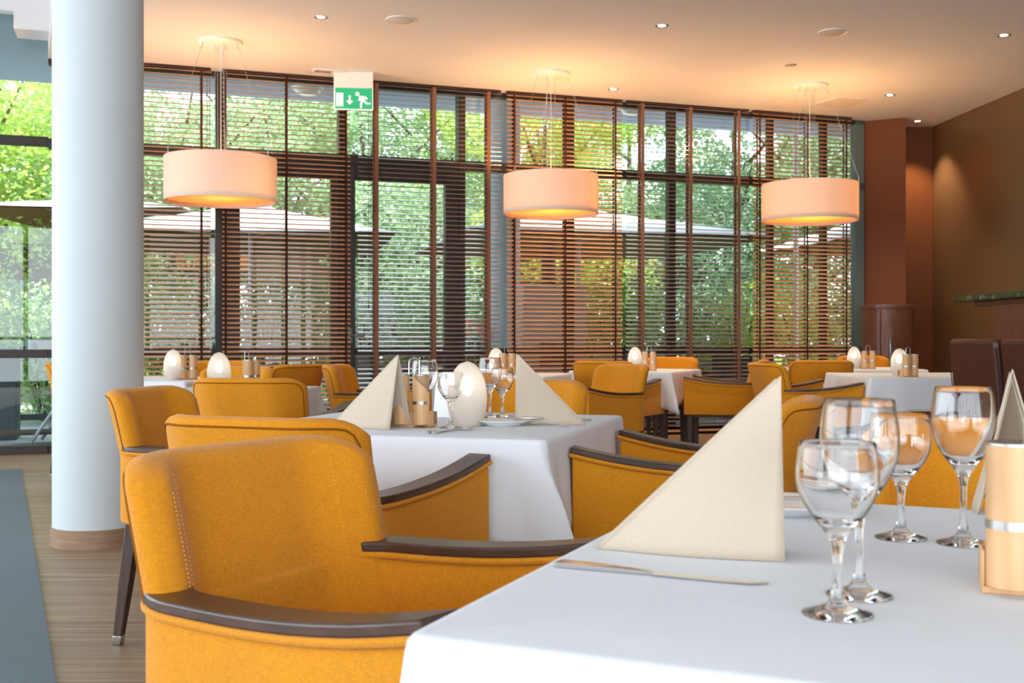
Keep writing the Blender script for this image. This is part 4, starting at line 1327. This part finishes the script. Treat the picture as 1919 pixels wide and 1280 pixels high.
BS = [(-40, 14.5, 1.9, 1.6, 'leaf_c', 'far left of the glass'), (80, 13.8, 1.7, 1.3, 'leaf_a', 'just left of the column'), (210, 15, 2.0, 1.5, 'leaf_b', 'directly behind the column'), (330, 15.5, 2.1, 1.6, 'leaf_c', 'behind the first blind'), (500, 16, 1.9, 1.6, 'leaf_a', 'behind the second blind'),
      (620, 17, 2.0, 1.6, 'leaf_a', 'left of the door'), (760, 14.5, 1.9, 1.4, 'leaf_a', 'seen through the door glass'), (880, 15.5, 1.7, 1.2, 'leaf_b', 'right of the door beside roses'), (1000, 16.5, 2.0, 1.3, 'leaf_b', 'behind the middle lamp blind'), (1130, 15.6, 1.9, 1.4, 'leaf_c', 'with yellow blooms right of middle blind'),
      (1270, 16.5, 2.1, 1.6, 'leaf_a', 'behind the fifth blind left half'), (1385, 15.8, 1.9, 1.3, 'leaf_c', 'behind the fifth blind right half'), (1500, 16.5, 2.0, 1.5, 'leaf_c', 'behind the last blind'), (1640, 17, 2.2, 1.6, 'leaf_b', 'behind the end of the windows')]
for i, (x, d, h, w_, mk, lab) in enumerate(BS):
    bush(x, d, h, w_, mk, 60 + i, '%s garden bush %s' % (kindn[mk], lab))
def hedge(s0, s1, t0, h, mk, seed, label):
    t = thing('garden_hedge', label, 'hedge', (0, 0, 0))
    blobs = []
    k = s0
    while k < s1:
        p = w2(k, t0); blobs.append((p.x, p.y, h * .5, .9, .5, h * .5)); k += .9
    o = bpy.data.objects.new('foliage', leaf_mesh('foliage', blobs, 20000, .12, M[mk], seed)); COL.objects.link(o); o.parent = t
hedge(-9, 14, 10.4, 2.6, 'leaf_b', 5, 'long dark green hedge closing off the garden behind the terrace')
fb = bush(690, 13.2, 1.75, .55, 'leaf_a', 91, 'bush covered in white blossom left behind the terrace door', 900)
def blossoms(par, x, n, w_, h0, h1, mk, r_, seed, name='blossoms'):
    rnd = random.Random(seed); mb = MB()
    for _ in range(n):
        a_ = rnd.uniform(0, 6.28); q = rnd.uniform(.5, 1) * w_
        c = Matrix.Translation((q * math.cos(a_), q * math.sin(a_), rnd.uniform(h0, h1)))
        for k in range(5):
            an = k * 1.257
            mb.add([(0, 0, 0), (r_ * math.cos(an - .5), r_ * math.sin(an - .5), r_ * .4), (r_ * 1.3 * math.cos(an), r_ * 1.3 * math.sin(an), r_ * .6), (r_ * math.cos(an + .5), r_ * math.sin(an + .5), r_ * .4)], [(0, 1, 2, 3)], c @ Matrix.Rotation(rnd.uniform(0, 3), 4, 'X'))
    mb.build(name, M[mk], par)
blossoms(fb, 0, 420, .34, .75, 1.6, 'petal_w', .028, 4)
rb = bush(892, 13.0, 1.45, .42, 'leaf_a', 92, 'rose bush with salmon blooms right of the terrace door', 700)
blossoms(rb, 0, 26, .22, 1.0, 1.28, 'petal_o', .06, 6)
# grey stone block behind the fourth blind
gs = thing('stone_oven', 'grey rendered garden oven block behind the orange brown blind', 'oven', (px(1028, 14.2), 14.2, -.02), R(14))
MB().box(-.42, .42, -.3, .3, 0, 1.72).build('body', M['grey_stone'], gs, bevel=.01)
MB().box(-.2, .2, -.32, -.3, .7, 1.0).build('oven_mouth', M['rattan'], gs)
MB().cyl((0, 0), .09, 1.72, 2.3, 20).build('chimney', M['rattan'], gs, smooth=True)
# white downpipe / terrace posts near right windows
for (x, lab) in ((1492, 'thin white steel post outside left of the last blind tape'), (1541, 'thin white steel post outside right of the last blind centre')):
    q = w2(ws(x, 2.2), 2.2)
    ps = thing('steel_post', lab, 'post', (q.x, q.y, -.02), 0, 'thin white terrace posts')
    MB().cyl((0, 0), .035, 0, zs + .02, 20).build('shaft', M['white_metal'], ps, smooth=True)
    MB().box(-.07, .07, -.07, .07, 0, .012).build('foot_plate', M['alu'], ps)
# terrace furniture: dark rattan chairs and tables
def out_chair():
    t = thing('rattan_chair', 'x', 'outdoor chair', (0, 0, 0), 0, 'dark rattan terrace chairs')
    MB().box(-.25, .25, -.25, .25, .38, .44).build('seat', M['rattan'], t, bevel=.01)
    MB().box(-.27, -.22, -.25, .25, .42, .84).build('backrest', M['rattan'], t, bevel=.012)
    for s_ in (-1, 1): MB().box(-.25, .22, s_ * .25 - .03, s_ * .25 + .03, .44, .64).build('armrest', M['rattan'], t, bevel=.01)
    for (a_, b_) in ((.22, .22), (.22, -.22), (-.22, .22), (-.22, -.22)): MB().box(a_ - .018, a_ + .018, b_ - .018, b_ + .018, 0, .38).build('leg', M['alu'], t)
    return t
oc0 = out_chair()
OC = [(720, 12.6, 30, 'dark rattan chair outside the left half of the door'), (800, 13.3, 150, 'dark rattan chair outside the right half of the door'), (880, 13.9, 200, 'dark rattan chair outside beside the outdoor column'), (1205, 13.6, 20, 'dark rattan chair outside behind the centre right egg lamp'),
      (1310, 13.9, 170, 'dark rattan chair outside the middle of the fifth blind'), (1385, 13.4, 60, 'dark rattan chair outside the right end of fifth blind')]
for i, (x, d, a_, lab) in enumerate(OC):
    if i == 0: oc0.location = (px(x, d), d, -.02); oc0.rotation_euler = (0, 0, R(a_)); oc0['label'] = lab
    else: dup(oc0, (px(x, d), d, -.02), R(a_), lab)
def out_table():
    t = thing('terrace_table', 'x', 'outdoor table', (0, 0, 0), 0, 'pale terrace tables')
    MB().box(-.45, .45, -.4, .4, .71, .74).build('table_top', M['alu'], t, bevel=.005)
    MB().cyl((0, 0), .04, .02, .71, 16).build('pedestal', M['rattan'], t)
    MB().box(-.25, .25, -.25, .25, 0, .03).build('base', M['rattan'], t)
    return t
ot0 = out_table(); ot0.location = (px(760, 12.9), 12.95, -.02); ot0['label'] = 'pale terrace table outside the door'
dup(ot0, (px(1258, 14), 14.0, -.02), 0, 'pale terrace table outside the fifth blind')
# low terrace railing
rl = thing('terrace_railing', 'long low dark railing along the terrace edge outside', 'railing')
wbox(-6, 11.5, 3.6, 3.66, .86, .93).build('top_rail', M['rattan'], rl)
wbox(-6, 11.5, 3.6, 3.64, .05, .12).build('bottom_rail', M['rattan'], rl)
for k in range(13):
    s_ = -6 + k * 1.45; wbox(s_, s_ + .05, 3.6, 3.65, -.02, .9).build('post', M['rattan'], rl)
# left, outside: dark planter and a folded wooden chair
dp = w2(ws(-12, 1.9), 1.9)
pl = thing('dark_planter', 'tall dark grey planter box outside at the left picture edge', 'planter', (dp.x, dp.y, -.02), WANG)
MB().box(-.33, .24, -.2, .2, 0, .94).build('box', M['dark_stone'], pl, bevel=.01)
o = bpy.data.objects.new('plant', leaf_mesh('plant', [(-.05, 0, 1.25, .35, .3, .45)], 900, .08, M['leaf_a'], 77)); COL.objects.link(o); o.parent = pl
fc = w2(ws(62, 1.2), 1.2)
fo = thing('folding_chair', 'grey folding garden chair with crossed legs outside left of the column', 'outdoor chair', (fc.x, fc.y, -.02), WANG + R(10))
for (x0, x1, off) in ((-.22, .12, -.2), (.12, -.22, -.17)):
    pass
MB().tube([(-.02, -.2, 1.0), (.26, -.2, .48), (-.04, -.2, .02)], .017, 8).build('left_frame', M['alu'], fo, smooth=True)
MB().tube([(.12, .2, 1.0), (.40, .2, .48), (.10, .2, .02)], .017, 8).build('right_frame', M['alu'], fo, smooth=True)
MB().box(-.28, .30, -.19, .19, .10, .13).build('seat', M['bark'], fo, bevel=.004)
MB().box(-.05, .16, -.2, .2, .92, 1.04).build('backrest', M['alu'], fo, bevel=.006)
